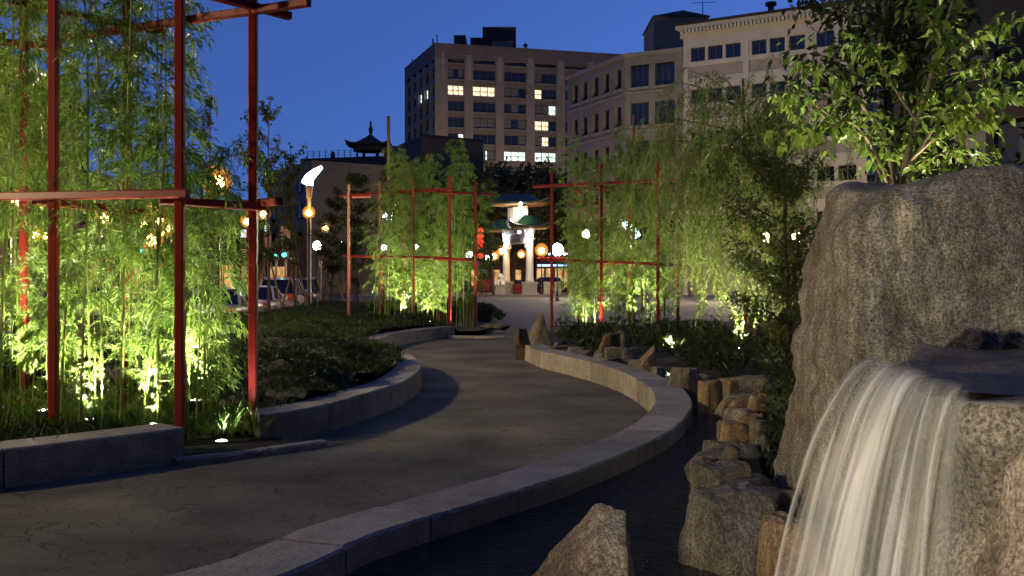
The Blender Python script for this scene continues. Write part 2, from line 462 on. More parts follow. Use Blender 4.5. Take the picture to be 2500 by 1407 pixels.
M['whiteb'] = mat('cream_facade', (0.46, 0.42, 0.34), 0.8, var=0.1, scale=0.5)
M['whiteb_panel'] = mat('buff_panel', (0.30, 0.26, 0.195), 0.85, var=0.12, scale=0.7)
M['dark'] = mat('dark_wall', (0.028, 0.025, 0.022), 0.9, var=0.3, scale=0.4)
M['dark2'] = mat('dark_brown_wall', (0.075, 0.05, 0.034), 0.9, var=0.2, scale=0.3)
M['concrete'] = mat('grey_wall', (0.13, 0.115, 0.09), 0.9, var=0.2, scale=0.4)
M['black'] = mat('black_metal', (0.012, 0.012, 0.013), 0.45, spec=0.5)
M['steel'] = mat('galvanised_steel', (0.32, 0.31, 0.28), 0.45, metal=0.5, var=0.15, scale=5)
M['frame'] = mat('window_frame', (0.035, 0.032, 0.03), 0.6)
M['framew'] = mat('bronze_window_frame', (0.055, 0.05, 0.045), 0.5)
M['glass'] = mat('dark_window_glass', (0.008, 0.009, 0.012), 0.08, spec=0.6)
M['blind'] = mat('window_blind', (0.10, 0.095, 0.085), 0.7)
M['warm_room'] = lit_room('warm_lit_room', (0.75, 0.42, 0.2), (1.0, 0.9, 0.62), 1.6)
M['white_room'] = lit_room('white_lit_room', (0.35, 0.55, 0.42), (0.92, 1.0, 0.95), 1.8)
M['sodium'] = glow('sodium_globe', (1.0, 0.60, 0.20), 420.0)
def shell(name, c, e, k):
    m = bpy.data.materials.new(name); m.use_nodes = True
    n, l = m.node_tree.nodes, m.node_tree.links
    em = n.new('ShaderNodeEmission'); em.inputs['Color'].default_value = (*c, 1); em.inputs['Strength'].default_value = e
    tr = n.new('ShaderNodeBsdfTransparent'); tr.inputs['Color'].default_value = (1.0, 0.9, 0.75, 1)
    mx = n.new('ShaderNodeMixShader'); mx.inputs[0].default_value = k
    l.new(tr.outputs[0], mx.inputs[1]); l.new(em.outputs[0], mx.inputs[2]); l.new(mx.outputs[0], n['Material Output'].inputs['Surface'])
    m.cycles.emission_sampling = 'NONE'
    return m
M['amber_halo'] = shell('halo_glow', (1.0, 0.42, 0.06), 1.3, 0.28)  # translucent glow standing in for the halo round the amber lamps
M['cool'] = glow('cool_globe', (0.82, 0.9, 1.0), 25.0)
M['sodium_big'] = glow('strong_street_globe', (1.0, 0.78, 0.48), 1350.0)
M['facade_fill'] = glow('added_fill_globe', (1.0, 0.74, 0.46), 1700.0)  # for the added lamps that brighten the tan facade
M['mast'] = glow('cool_lamp_head', (0.62, 0.86, 1.0), 14.0)
M['green'] = glow('green_signal', (0.05, 0.9, 0.8), 9.0)
M['red_glow'] = glow('red_lantern_glow', (1.0, 0.03, 0.02), 1.6)
M['amber_glow'] = glow('amber_glow', (1.0, 0.35, 0.03), 4.0)
M['neon_blue'] = glow('blue_neon', (0.25, 0.4, 1.0), 6.0)
M['neon_white'] = glow('white_neon', (0.95, 0.9, 1.0), 5.0)
M['shop'] = lit_room('lit_shop_front', (0.55, 0.22, 0.05), (1.0, 0.6, 0.25), 0.75)
M['lens'] = glow('uplight_lens', (1.0, 0.93, 0.78), 9.0)
M['stone_white'] = mat('pale_carved_stone', (0.62, 0.57, 0.49), 0.7, var=0.1, scale=1.5)
M['tile_green'] = mat('green_glazed_tile', (0.009, 0.034, 0.014), 0.3, var=0.25, scale=2)
M['eave'] = mat('painted_eave', (0.16, 0.095, 0.05), 0.7, var=0.2, scale=3)
M['plinth'] = mat('plinth_stone', (0.30, 0.27, 0.23), 0.8, var=0.15, scale=2)
M['tyre'] = mat('rubber', (0.014, 0.014, 0.014), 0.8)
M['water'] = water_mat('pool_water', (0.006, 0.010, 0.012), 13.0, 1.0)
M['basin'] = water_mat('basin_water', (0.006, 0.008, 0.010), 14.0, 0.35)
M['fall'] = fall_mat('falling_water', 0.60, (0.88, 0.84, 0.76), 9.0, 0.30, 0.72)
M['thread'] = fall_mat('white_water', 0.72, (0.97, 0.95, 0.90), 14.0, 0.28, 0.66)

def car_paint(name, c):
    return mat(name, c, 0.28, metal=0.15, coat=0.8, spec=0.5)

# ------------------------------------------------------------------ ground, road, paths, beds, water
def slab(name, poly, z0, z1, m, kind='structure'):
    o = MB().prism([(p[0], p[1]) for p in poly], z0, z1).build(name, m)
    recalc(o.data)
    return tag(o, kind=kind)

gm = MB(); S_ = 1800
gm.add([(-S_, -S_, -0.3), (S_, -S_, -0.3), (S_, S_, -0.3), (-S_, S_, -0.3)], [(0, 1, 2, 3)])
tag(gm.build('ground', M['asphalt']), kind='structure')

rightwall_px = [(1278, 841), (1319, 857), (1361, 866), (1407, 876), (1453, 887), (1496, 900), (1532, 914), (1561, 929),
                (1586, 948), (1596, 970), (1595, 986), (1582, 1003), (1546, 1033), (1482, 1065), (1384, 1103), (1240, 1150),
                (1037, 1205), (767, 1279), (443, 1392)]
rw = [G(x, y, 0.30).xy for x, y in rightwall_px] + [Vector((-2.5, 3.72)), Vector((-3.9, 3.1)), Vector((-6.2, 2.6))]
leftwall = [G(x, y, 0.30).xy for x, y in ((450, 1045), (310, 1062), (170, 1079), (0, 1098), (-160, 1114))] + [Vector((-5.6, 6.4)), Vector((-7.4, 5.6))]
midwall_px = [(632, 1010), (700, 1005), (800, 986), (881, 964), (936, 948), (988, 929), (1022, 905), (1027, 890), (1005, 866), (962, 856),
              (925, 846), (912, 836), (926, 827), (960, 816), (998, 809), (1055, 802), (1110, 797)]
mw = [G(x, y, 0.30).xy for x, y in midwall_px]

rws = spline(rw, 0.12)
def offset(pl, d):
    out = []
    for i, p in enumerate(pl):
        t = (pl[min(i+1, len(pl)-1)] - pl[max(i-1, 0)]).normalized()
        out.append(p + Vector((-t.y, t.x)) * d)
    return out
# going from the far tip to the camera the path lies on the right hand, the stream on the left hand
path_edge = [p for p in offset(rws[::4], 0.2)]
path_poly = [(-8.6, 30), (1.2, 30), (1.2, 27.6), (0.9, 23.5), (0.35, 20.2)] + [tuple(p) for p in path_edge] + [(-8.6, 2.6)]
slab('path', path_poly, -0.29, 0.0, M['paving'])
slab('plaza', [(-8.6, 30.004), (60, 30.004), (60, 112), (-16, 112), (-15, 98)], -0.29, -0.002, M['plaza'])
slab('side_pavement', [(9.5, -12), (60, -12), (60, 30), (9.5, 30)], -0.29, -0.003, M['plaza'])
slab('sidewalk', [(-8.6, -14), (-3, -14), (-6.3, 2.4), (-8.6, 2.4)], -0.29, -0.001, M['sidewalk'])
slab('far_sidewalk', [(-20.5, -14), (-19.2, -14), (-19.2, 36), (-26, 112), (-40, 112), (-40, -14)], -0.29, -0.004, M['sidewalk'])
rm = MB(); rm.add([(-19.2, -14, -0.15), (-8.6, -14, -0.15), (-8.6, 30, -0.15), (-15, 98, -0.15), (-15, 112, -0.15), (-26, 112, -0.15), (-19.2, 36, -0.15)], [tuple(range(7))])
tag(rm.build('road', M['asphalt']), kind='structure')
rm = MB(); rm.add([(-200, 112.1, -0.16), (200, 112.1, -0.16), (200, 126, -0.16), (-200, 126, -0.16)], [(0, 1, 2, 3)])
tag(rm.build('cross_road', M['asphalt']), kind='structure')
slab('orange_sidewalk', [(-15, 90.0), (-3.2, 90.0), (-3.2, 111), (-15.6, 111)], 0.0, 0.03, M['sidewalk'])

# pool and stream
def in_poly(x, y, poly):
    c = False; j = len(poly) - 1
    for i in range(len(poly)):
        xi, yi = poly[i][0], poly[i][1]; xj, yj = poly[j][0], poly[j][1]
        if (yi > y) != (yj > y) and x < (xj - xi) * (y - yi) / (yj - yi + 1e-12) + xi: c = not c
        j = i
    return c
wm = MB()
wm.add([(p.x, p.y, 0.16) for p in offset(rws[::3], 0.2)] + [(-6.2, -6, 0.16), (8.5, -6, 0.16), (8.5, 8, 0.16), (4.2, 16.5, 0.16), (1.6, 18.6, 0.16)], [tuple(range(len(rws[::3]) + 5))])
tag(wm.build('water', M['water']), kind='structure')

def fbm(x, y, z, o=4, s=1.0):
    return mnoise.fractal(Vector((x * s, y * s, z * s)), 1.0, 2.0, o, noise_basis='PERLIN_ORIGINAL')

def heightfield(name, poly, hf, step, m):
    xs = [p[0] for p in poly]; ys = [p[1] for p in poly]
    nx = int((max(xs) - min(xs)) / step) + 1; ny = int((max(ys) - min(ys)) / step) + 1
    idx = {}; v = []; f = []
    for j in range(ny + 1):
        for i in range(nx + 1):
            x, y = min(xs) + i * step, min(ys) + j * step
            if in_poly(x, y, poly):
                idx[i, j] = len(v); v.append((x, y, hf(x, y)))
    for j in range(ny):
        for i in range(nx):
            q = [(i, j), (i+1, j), (i+1, j+1), (i, j+1)]
            if all(k in idx for k in q): f.append(tuple(idx[k] for k in q))
    o = link(name, make_mesh(name, v, f, m, True))
    return tag(o, kind='structure')

mws = spline(mw, 0.25)
lws = spline(leftwall, 0.25)
bed_left = [tuple(p) for p in offset(lws, -0.30)][::-1] + [G(440, 1136).xy[:], G(805, 1094).xy[:]] + \
           [tuple(p) for p in offset(mws, 0.30)] + [(-1.0, 27.4), (-0.35, 29.5), (-0.7, 35), (-2, 41), (-7.6, 44), (-7.6, 6.4)]
random.seed(4)
domes = []
for k in range(4000):
    x, y = random.uniform(-7.5, 0), random.uniform(9.6, 40)
    if not in_poly(x, y, bed_left): continue
    if y < 12.4 and x < -2.75: continue                      # the bamboo stands here
    if 27.2 < y < 33.5 and x > -5.5: continue
    if y < 10.4 and x < -2.2: continue
    if all((x-a)**2 + (y-b)**2 > 0.62**2 for a, b, r, h in domes):
        edge = min((Vector((x, y)) - p).length for p in mws)
        r = random.uniform(0.55, 0.85)
        domes.append((x, y, r, random.uniform(0.40, 0.70) * min(1, 0.40 + edge * 0.45)))
def dome_h(x, y):
    h = 0
    for a, b, r, hh in domes:
        d2 = ((x-a)**2 + (y-b)**2) / (r*r)
        if d2 < 1: h = max(h, hh * math.sqrt(1 - d2))
    return h
heightfield('soil', bed_left, lambda x, y: (0.14 if not (x > -3.1 and y < 10.0) else 0.05) + dome_h(x, y) * 0.75 + 0.04 * fbm(x, y, 0, 3, 1.5), 0.15, M['soil'])
bed_right = [(0.45, 20.0), (1.1, 17.9), (1.9, 15.2), (2.5, 13.0), (2.75, 11), (2.2, 9.2), (1.75, 7.5), (1.75, 6.7), (3.4, 6.2), (3.8, 3.5), (5, 1), (9.5, 1), (9.5, 30), (1.0, 28.6), (0.75, 24)]
heightfield('bank', bed_right, lambda x, y: 0.22 + 0.08 * fbm(x, y, 3, 3, 0.7) + 0.03 * max(0, min(4, x - 1.5)), 0.2, M['soil'])

# ------------------------------------------------------------------ seat walls
def seat_wall(name, label, pl, side, width, z0, z1, blk, cat='wall'):
    """blocks of sawn granite laid along a curve; side +1 = body on the left hand of the run"""
    fine = spline(pl, 0.055)
    back = offset(fine, side * width)
    c = sum((Vector((p.x, p.y)) for p in fine), Vector((0, 0))) / len(fine)
    root = empty(name, (fine[0].x, fine[0].y, 0), label, cat)
    per = max(2, int(round(blk / 0.055)))
    i = 0; rnd = random.Random(len(fine))
    while i < len(fine) - 1:
        n = per + rnd.randint(-1, 1)
        j = min(len(fine) - 1, i + n)
        if len(fine) - 1 - j < 5: j = len(fine) - 1
        a = fine[i:j+1]; b = back[i:j+1]
        dz = rnd.uniform(-0.004, 0.004)
        # open joint between blocks, and chamfered top edges
        def sec(k, inset):
            t = (fine[min(i+k+1, len(fine)-1)] - fine[max(i+k-1, 0)]).normalized() * inset
            p, q = a[k] + t, b[k] + t
            u = (q - p).normalized(); ch = 0.012 + 0.012 * rnd.random() ** 3; ch += 0.02 * (rnd.random() < 0.035)
            return [(p.x, p.y, z0), (p.x, p.y, z1+dz-ch), (p.x+u.x*ch, p.y+u.y*ch, z1+dz), (q.x-u.x*ch, q.y-u.y*ch, z1+dz), (q.x, q.y, z1+dz-ch), (q.x, q.y, z0)]
        v = []; f = []
        m = len(a)
        for k in range(m):
            v += sec(k, 0.007 if k == 0 else (-0.007 if k == m-1 else 0))
        for k in range(m - 1):
            for s in range(6):
                s2 = (s + 1) % 6
                f.append((k*6+s, k*6+s2, (k+1)*6+s2, (k+1)*6+s))
        f.append(tuple(range(5, -1, -1))); f.append(tuple((m-1)*6 + s for s in range(6)))
        me = make_mesh('block', [(p[0]-fine[0].x, p[1]-fine[0].y, p[2]) for p in v], f, M['wallstone'])
        recalc(me)
        link('block', me, root)
        i = j
    return root
seat_wall('seat_wall', 'curving granite seat wall between the path and the stream, swinging to the foreground', rw, 1, 0.40, -0.29, 0.30, 0.86)
seat_wall('seat_wall', 'straight granite seat wall ending beside a red post at far left', leftwall, -1, 0.42, -0.05, 0.30, 1.55)
seat_wall('seat_wall', 'bulging granite seat wall holding the dark junipers beside the path', mw, 1, 0.40, -0.05, 0.30, 0.95)
kb = [G(430, 1140).xy, G(560, 1126).xy, G(690, 1108).xy, G(800, 1092).xy]
seat_wall('kerb', 'low dark stone kerb in the gap between the two left walls', kb, 1, 0.13, -0.05, 0.06, 0.8, 'kerb')
kb = [G(1085, 826).xy, G(1130, 826).xy, G(1180, 827).xy, G(1230, 826).xy]
seat_wall('kerb', 'low stone kerb at the foot of the middle red trellis', kb, 1, 0.15, -0.05, 0.07, 0.9, 'kerb')

# ------------------------------------------------------------------ rocks
def rock(name, label, c, size, planes, seed, m, sub=26, rough=0.06, rz=0.0, cat='rock', group=None, fine=0.012):
    """stone cut by random planes then weathered; c = centre of its base, size = full extents"""
    rnd = random.Random(seed)
    pl = []
    for k in range(planes):
        n = Vector((rnd.gauss(0, 1), rnd.gauss(0, 1), rnd.gauss(0, 0.8))).normalized()
        pl.append((n, rnd.uniform(0.72, 0.95)))
    pl += [(Vector((0, 0, -1)), 0.8), (Vector((0, 0, 1)), rnd.uniform(0.7, 0.9))]
    return rock_planes(name, label, c, size, pl, seed, m, sub, rough, rz, cat, group, fine)

def rock_planes(name, label, c, size, pl, seed, m, sub=26, rough=0.06, rz=0.0, cat='rock', group=None, fine=0.012, fit=True):
    bm = bmesh.new()
    bmesh.ops.create_cube(bm, size=2)
    bmesh.ops.subdivide_edges(bm, edges=bm.edges[:], cuts=sub, use_grid_fill=True)
    pts = []
    for v in bm.verts:
        d = v.co.normalized()
        r = 1.35
        inv = 0.0
        for n, dist in pl:
            q = n.dot(d)
            if q > 0.02: inv += (q / dist) ** 26
        r = min(1.35, inv ** (-1 / 26)) if inv > 0 else 1.35
        nz = fbm(d.x + seed * 3.1, d.y, d.z, 3, 1.3) * rough * 0.9
        nz += fbm(d.x * 2.2, d.y + seed, d.z * 2.2, 6, 3.0) * rough * 0.35
        pts.append(d * r * (1 + nz))
    lo = [min(p[i] for p in pts) for i in range(3)]; hi = [max(p[i] for p in pts) for i in range(3)]
    for v, p in zip(bm.verts, pts):
        if fit:
            v.co = Vector(((p.x - (lo[0]+hi[0])/2) / (hi[0]-lo[0]) * size[0],
                           (p.y - (lo[1]+hi[1])/2) / (hi[1]-lo[1]) * size[1],
                           (p.z - lo[2]) / (hi[2]-lo[2]) * size[2]))
        else:
            v.co = Vector((p.x * size[0] / 2, p.y * size[1] / 2, p.z * size[2] / 2 + size[2] / 2))
        q = v.co
        v.co = q + q.normalized() * fine * fbm(q.x + seed, q.y, q.z, 3, 9.0)
    me = bpy.data.meshes.new(name); bm.to_mesh(me); bm.free()
    me.materials.append(m)
    me.polygons.foreach_set('use_smooth', [True] * len(me.polygons))
    o = link(name, me, None, c, rz)
    return tag(o, label, cat, group)

def px_rock(label, x0, x1, ytop, D, depth, planes, seed, m, zb=-0.18, **kw):
    Dc = D + depth * 0.5
    a, b = P(x0, ytop, Dc), P(x1, ytop, Dc)
    return rock('rock', label, ((a.x+b.x)/2, D + depth*0.5, zb), (b.x - a.x, depth, a.z - zb), planes, seed, m, **kw)

# small stones bedded along the bank
rq = random.Random(8)
bank = spline([(0.75, 18.9), (1.35, 16.9), (1.85, 15.0), (2.25, 13.4), (2.5, 11.8), (2.35, 10.4), (2.05, 9.3), (1.75, 8.2), (1.5, 7.2), (1.36, 6.3), (1.3, 5.6)], 0.36)
for p in bank:
    w = rq.uniform(0.26, 0.48)
    rock('bank_stone', 'small rough stone bedded in the stream bank between the larger rocks', (p.x + rq.uniform(-0.06, 0.14), p.y, 0.02), (w, w * rq.uniform(0.7, 1.1), rq.uniform(0.24, 0.42)), 11, rq.randint(100, 999),
         M[rq.choice(['granite', 'granite', 'granite', 'sandstone'])], sub=13, rz=rq.uniform(0, 6.28), group='stones bedded along the stream bank')
# pointed stone that ends the right-hand wall
tip = P(1318, 764, 20.6)
pl = [(Vector((-0.8, -0.25, 0.5)).normalized(), 0.42), (Vector((0.86, -0.2, 0.42)).normalized(), 0.44), (Vector((0, -0.8, 0.45)).normalized(), 0.5),
      (Vector((0.1, 0.9, 0.4)).normalized(), 0.5), (Vector((0, 0, -1)), 0.9), (Vector((-0.5, -0.75, 0.3)).normalized(), 0.55)]
rock_planes('rock', 'dark pointed upright stone at the far end of the curving wall', (tip.x, 20.6, -0.1), (0.74, 0.7, tip.z + 0.12), pl, 3, M['granite'], rough=0.04, rz=0.2)
px_rock('low brown stone leaning at the foot of the pointed stone', 1256, 1296, 800, 19.4, 0.4, 9, 12, M['brownstone'], -0.02)
px_rock('tall brown rounded stone behind the wall near the lit bamboo foot', 1452, 1518, 812, 16.8, 0.5, 8, 21, M['brownstone'])
px_rock('grey stone peeping out behind the tall brown stone', 1492, 1545, 806, 17.8, 0.5, 9, 22, M['granite'])
px_rock('pale broken block behind the wall, left of the triangular stone', 1476, 1562, 848, 15.6, 0.5, 10, 24, M['granite'])
pl = [(Vector((-0.62, -0.1, 0.8)).normalized(), 0.45), (Vector((0.97, -0.1, 0.1)).normalized(), 0.55), (Vector((-0.1, -1, 0.25)).normalized(), 0.5),
      (Vector((0, 0.95, 0.2)).normalized(), 0.6), (Vector((0, 0, -1)), 0.7), (Vector((-1, 0, -0.1)).normalized(), 0.95)]
a = P(1570, 845, 14.4)
rock_planes('rock', 'triangular tan stone standing on the stream bank', (a.x, 14.6, -0.16), (0.54, 0.5, a.z + 0.16), pl, 5, M['sandstone'], rough=0.04)
px_rock('flat-topped brown stone under the hanging willow', 1630, 1722, 897, 11.9, 0.5, 9, 31, M['granite'])
px_rock('orange-tan stone at the stream edge, leftmost of its pair', 1703, 1770, 928, 10.5, 0.45, 9, 33, M['sandstone'])
px_rock('orange-tan stone behind the tilted grey slab', 1758, 1824, 922, 11.0, 0.45, 9, 35, M['sandstone'])
px_rock('tilted grey slab sloping into the stream', 1768, 1896, 917, 10.8, 0.5, 8, 37, M['granite'])
px_rock('tan squared stone on the bank in front of the tilted slab', 1822, 1904, 962, 9.1, 0.4, 8, 39, M['sandstone'])
px_rock('small tan block with an orange flank at the water', 1792, 1862, 1008, 8.0, 0.4, 10, 41, M['sandstone'])
px_rock('small grey wedge stone tucked among the bank leaves', 1836, 1884, 1024, 7.6, 0.3, 9, 43, M['granite'])
px_rock('small round grey stone below the wedge stone', 1830, 1876, 1060, 7.2, 0.3, 7, 44, M['granite'])
px_rock('low flat grey stone beside the dark bank plants', 1760, 1862, 1084, 6.7, 0.4, 8, 45, M['granite'])
px_rock('grey stone with a tan left corner resting above the biggest stream rock', 1683, 1846, 1132, 5.9, 0.45, 9, 47, M['granite'])
px_rock('biggest grey rock at the water edge, left of the waterfall', 1652, 1925, 1188, 4.75, 0.7, 11, 53, M['granite'], sub=34)
px_rock('rounded brown rock wedged between the stream rock and the waterfall', 1868, 1990, 1262, 4.15, 0.5, 8, 55, M['sandstone'])
pl = [(Vector((-0.62, -0.2, 0.78)).normalized(), 0.5), (Vector((0.95, -0.2, 0.15)).normalized(), 0.52), (Vector((0.1, -0.97, 0.3)).normalized(), 0.5),
      (Vector((0.2, 0.95, 0.25)).normalized(), 0.6), (Vector((0, 0, -1)), 0.8), (Vector((0.1, -0.4, 0.9)).normalized(), 0.62)]
a = P(1425, 1278, 3.75)
rock_planes('rock', 'jagged brown rock rising from the dark pool in the foreground', (a.x, 4.0, -0.10), (0.56, 0.55, a.z + 0.10), pl, 8, M['granite_pink'], sub=36, rough=0.07)
px_rock('flat pale stone beside the kerb of the middle trellis', 1166, 1247, 790, 29.6, 0.9, 8, 61, M['granite'], -0.05)
px_rock('low pale stone in front of the flat one by the plaza', 1150, 1246, 806, 28.7, 0.6, 8, 62, M['granite'], -0.05)
px_rock('upright bluish stone at the right end of the middle bamboo', 1128, 1148, 745, 31.5, 0.5, 8, 63, M['granite'], 0)
px_rock('brown stone among the canes of the middle bamboo', 1072, 1102, 738, 31.0, 0.5, 8, 65, M['brownstone'], 0)

# ------------------------------------------------------------------ the big boulder and the waterfall stones
def loft_rock(name, label, rings, m, n=120, levels=70, rough=0.05, seed=0, top_bump=0.05, parent=None, k=0.25, cracks=()):
    """rings: list of (z, corner points); outline corners blended up the height, rounded, then weathered"""
    zs = [r[0] for r in rings]
    def outline(z):
        for i in range(len(rings) - 1):
            if zs[i] <= z <= zs[i+1] or i == len(rings) - 2:
                t = min(1, max(0, (z - zs[i]) / (zs[i+1] - zs[i])))
                return [Vector(p).lerp(Vector(q), t) for p, q in zip(rings[i][1], rings[i+1][1])]
    def resample(pts, z):
        # Chaikin corner cutting, three times
        for _ in range(3):
            o = []
            for i in range(len(pts)):
                a, b = pts[i], pts[(i+1) % len(pts)]
                o += [a.lerp(b, k), a.lerp(b, 1-k)]
            pts = o
        L = [0]
        for i in range(len(pts)): L.append(L[-1] + (pts[(i+1) % len(pts)] - pts[i]).length)
        out = []; j = 0
        for q in range(n):
            s = L[-1] * q / n
            while L[j+1] < s: j += 1
            t = (s - L[j]) / max(1e-9, L[j+1] - L[j])
            out.append(pts[j].lerp(pts[(j+1) % len(pts)], t))
        return out
    v = []; f = []
    z0, z1 = zs[0], zs[-1]
    for li in range(levels + 1):
        z = z0 + (z1 - z0) * li / levels
        ol = resample(outline(z), z)
        c = sum(ol, Vector((0, 0))) / n
        for p in ol:
            d = (p - c).normalized()
            a = fbm(p.x + seed, p.y, z, 5, 1.1) * rough + fbm(p.x, p.y + seed, z * 1.3, 7, 4.0) * rough * 0.5 - abs(fbm(p.x * 1.2 + 5, p.y, z * 2.0 + seed, 5, 1.6)) * rough * 0.7
            for (x0, sl, za, zb_, dep, wd) in cracks:
                if za < z < zb_ and p.y < c.y:
                    e = (p.x - (x0 + sl * (zb_ - z)) - 0.05 * fbm(0, seed, z, 4, 3.0)) / wd
                    a -= dep * math.exp(-e * e) * min(1, (z - za) / 0.15)
            q = p + d * a
            v.append((q.x, q.y, z + top_bump * fbm(p.x, p.y, seed, 3, 1.7) * (li / levels) ** 4))
    for li in range(levels):
        for q in range(n):
            q2 = (q + 1) % n
            f.append((li*n+q, li*n+q2, (li+1)*n+q2, (li+1)*n+q))
    # top: shrink the last ring inwards in steps
    base = levels * n
    c = Vector((sum(v[base+q][0] for q in range(n)) / n, sum(v[base+q][1] for q in range(n)) / n))
    prev = base
    for s_ in (0.9, 0.75, 0.55, 0.3):
        st = len(v)
        for q in range(n):
            x = c.x + (v[base+q][0] - c.x) * s_; y = c.y + (v[base+q][1] - c.y) * s_
            v.append((x, y, z1 + 0.02 * (1 - s_) + top_bump * fbm(x, y, seed, 4, 1.7)))
        for q in range(n):
            q2 = (q + 1) % n
            f.append((prev+q, prev+q2, st+q2, st+q))
        prev = st
    f.append(tuple(prev + q for q in range(n)))
    return v, f

bv, bf = loft_rock('boulder', '', [
    (-0.3, [(1.60, 6.5), (1.60, 5.80), (1.74, 5.16), (2.05, 5.10), (2.7, 5.02), (3.75, 5.2), (3.9, 6.6), (2.4, 6.9)]),
    (0.45, [(1.69, 6.5), (1.68, 5.80), (1.77, 5.19), (2.05, 5.16), (2.7, 5.05), (3.7, 5.2), (3.9, 6.6), (2.4, 6.9)]),
    (0.95, [(1.78, 6.45), (1.755, 5.85), (1.785, 5.22), (2.08, 5.13), (2.7, 5.12), (3.7, 5.22), (3.85, 6.5), (2.4, 6.8)]),
    (1.35, [(1.81, 6.4), (1.785, 5.85), (1.79, 5.27), (2.10, 5.24), (2.7, 5.15), (3.7, 5.24), (3.8, 6.4), (2.4, 6.7)]),
    (1.72, [(1.82, 6.3), (1.79, 5.85), (1.795, 5.30), (2.12, 5.20), (2.7, 5.16), (3.7, 5.24), (3.8, 6.4), (2.4, 6.7)]),
    (2.03, [(1.87, 6.1), (1.82, 5.85), (1.80, 5.36), (2.12, 5.22), (2.7, 5.19), (3.65, 5.3), (3.7, 6.2), (2.4, 6.5)]),
    (2.13, [(1.97, 5.95), (1.90, 5.8), (1.87, 5.46), (2.14, 5.30), (2.7, 5.27), (3.55, 5.4), (3.6, 6.0), (2.4, 6.2)])],
    M['boulder'], n=340, levels=160, rough=0.06, seed=2, top_bump=0.12, k=0.045,
    cracks=((1.96, 0.09, 1.25, 2.2, 0.045, 0.012), (2.16, 0.12, 1.5, 2.2, 0.035, 0.012)))
o = link('boulder', make_mesh('boulder', bv, bf, M['boulder'], True)); recalc(o.data)
tag(o, 'huge upright granite boulder behind the waterfall', 'boulder')

fv, ff = loft_rock('stone', '', [
    (-0.3, [(1.30, 4.2), (1.12, 3.8), (1.08, 2.9), (1.14, 2.62), (1.7, 2.4), (3.2, 2.6), (3.3, 4.9), (1.9, 4.9)]),
    (0.6, [(1.42, 4.2), (1.27, 3.8), (1.16, 2.95), (1.19, 2.70), (1.7, 2.5), (3.2, 2.7), (3.3, 4.9), (1.9, 4.9)]),
    (1.0, [(1.60, 4.2), (1.40, 3.8), (1.24, 2.86), (1.28, 2.66), (1.7, 2.56), (3.2, 2.8), (3.3, 4.9), (1.9, 4.9)]),
    (1.18, [(1.62, 4.15), (1.42, 3.85), (1.20, 2.74), (1.27, 2.58), (1.7, 2.52), (3.2, 2.8), (3.3, 4.8), (1.9, 4.8)]),
    (1.275, [(1.64, 4.1), (1.44, 3.85), (1.22, 2.72), (1.29, 2.58), (1.7, 2.53), (3.15, 2.83), (3.2, 4.7), (1.9, 4.7)])],
    M['wetrock'], n=220, levels=100, rough=0.05, seed=9, top_bump=0.055, k=0.12)
o = link('fountain_stone', make_mesh('fountain_stone', fv, ff, M['wetrock'], True)); recalc(o.data)
tag(o, 'dark wet stone whose lip spills the waterfall', 'fountain stone')
bw = MB(); bw.add([(1.62, 3.98, 1.272), (1.43, 3.78, 1.272), (1.28, 2.90, 1.272), (1.40, 2.80, 1.272), (1.75, 2.78, 1.272), (3.0, 3.05, 1.272), (3.0, 4.6, 1.272), (1.9, 4.6, 1.272)], [tuple(range(8))])
tag(bw.build('basin_water', M['basin']), kind='structure')

rv, rf = loft_rock('rock', '', [
    (-0.3, [(0.98, 2.75), (1.02, 2.35), (1.15, 2.1), (2.2, 2.0), (2.3, 2.7), (1.6, 2.85)]),
    (0.45, [(1.10, 2.72), (1.08, 2.4), (1.18, 2.15), (2.2, 2.0), (2.3, 2.65), (1.6, 2.75)]),
    (0.85, [(1.20, 2.66), (1.17, 2.42), (1.22, 2.2), (2.2, 2.05), (2.3, 2.6), (1.6, 2.65)]),
    (1.12, [(1.27, 2.56), (1.245, 2.42), (1.28, 2.25), (2.2, 2.1), (2.3, 2.5), (1.6, 2.54)]),
    (1.27, [(1.34, 2.5), (1.32, 2.42), (1.35, 2.3), (2.2, 2.15), (2.3, 2.45), (1.6, 2.5)])],
    M['granite_pink'], n=150, levels=70, rough=0.05, seed=14, top_bump=0.04, k=0.18)
o = link('rock', make_mesh('rock', rv, rf, M['granite_pink'], True)); recalc(o.data)
tag(o, 'speckled pink granite rock at the lower right corner beside the falling water', 'rock')

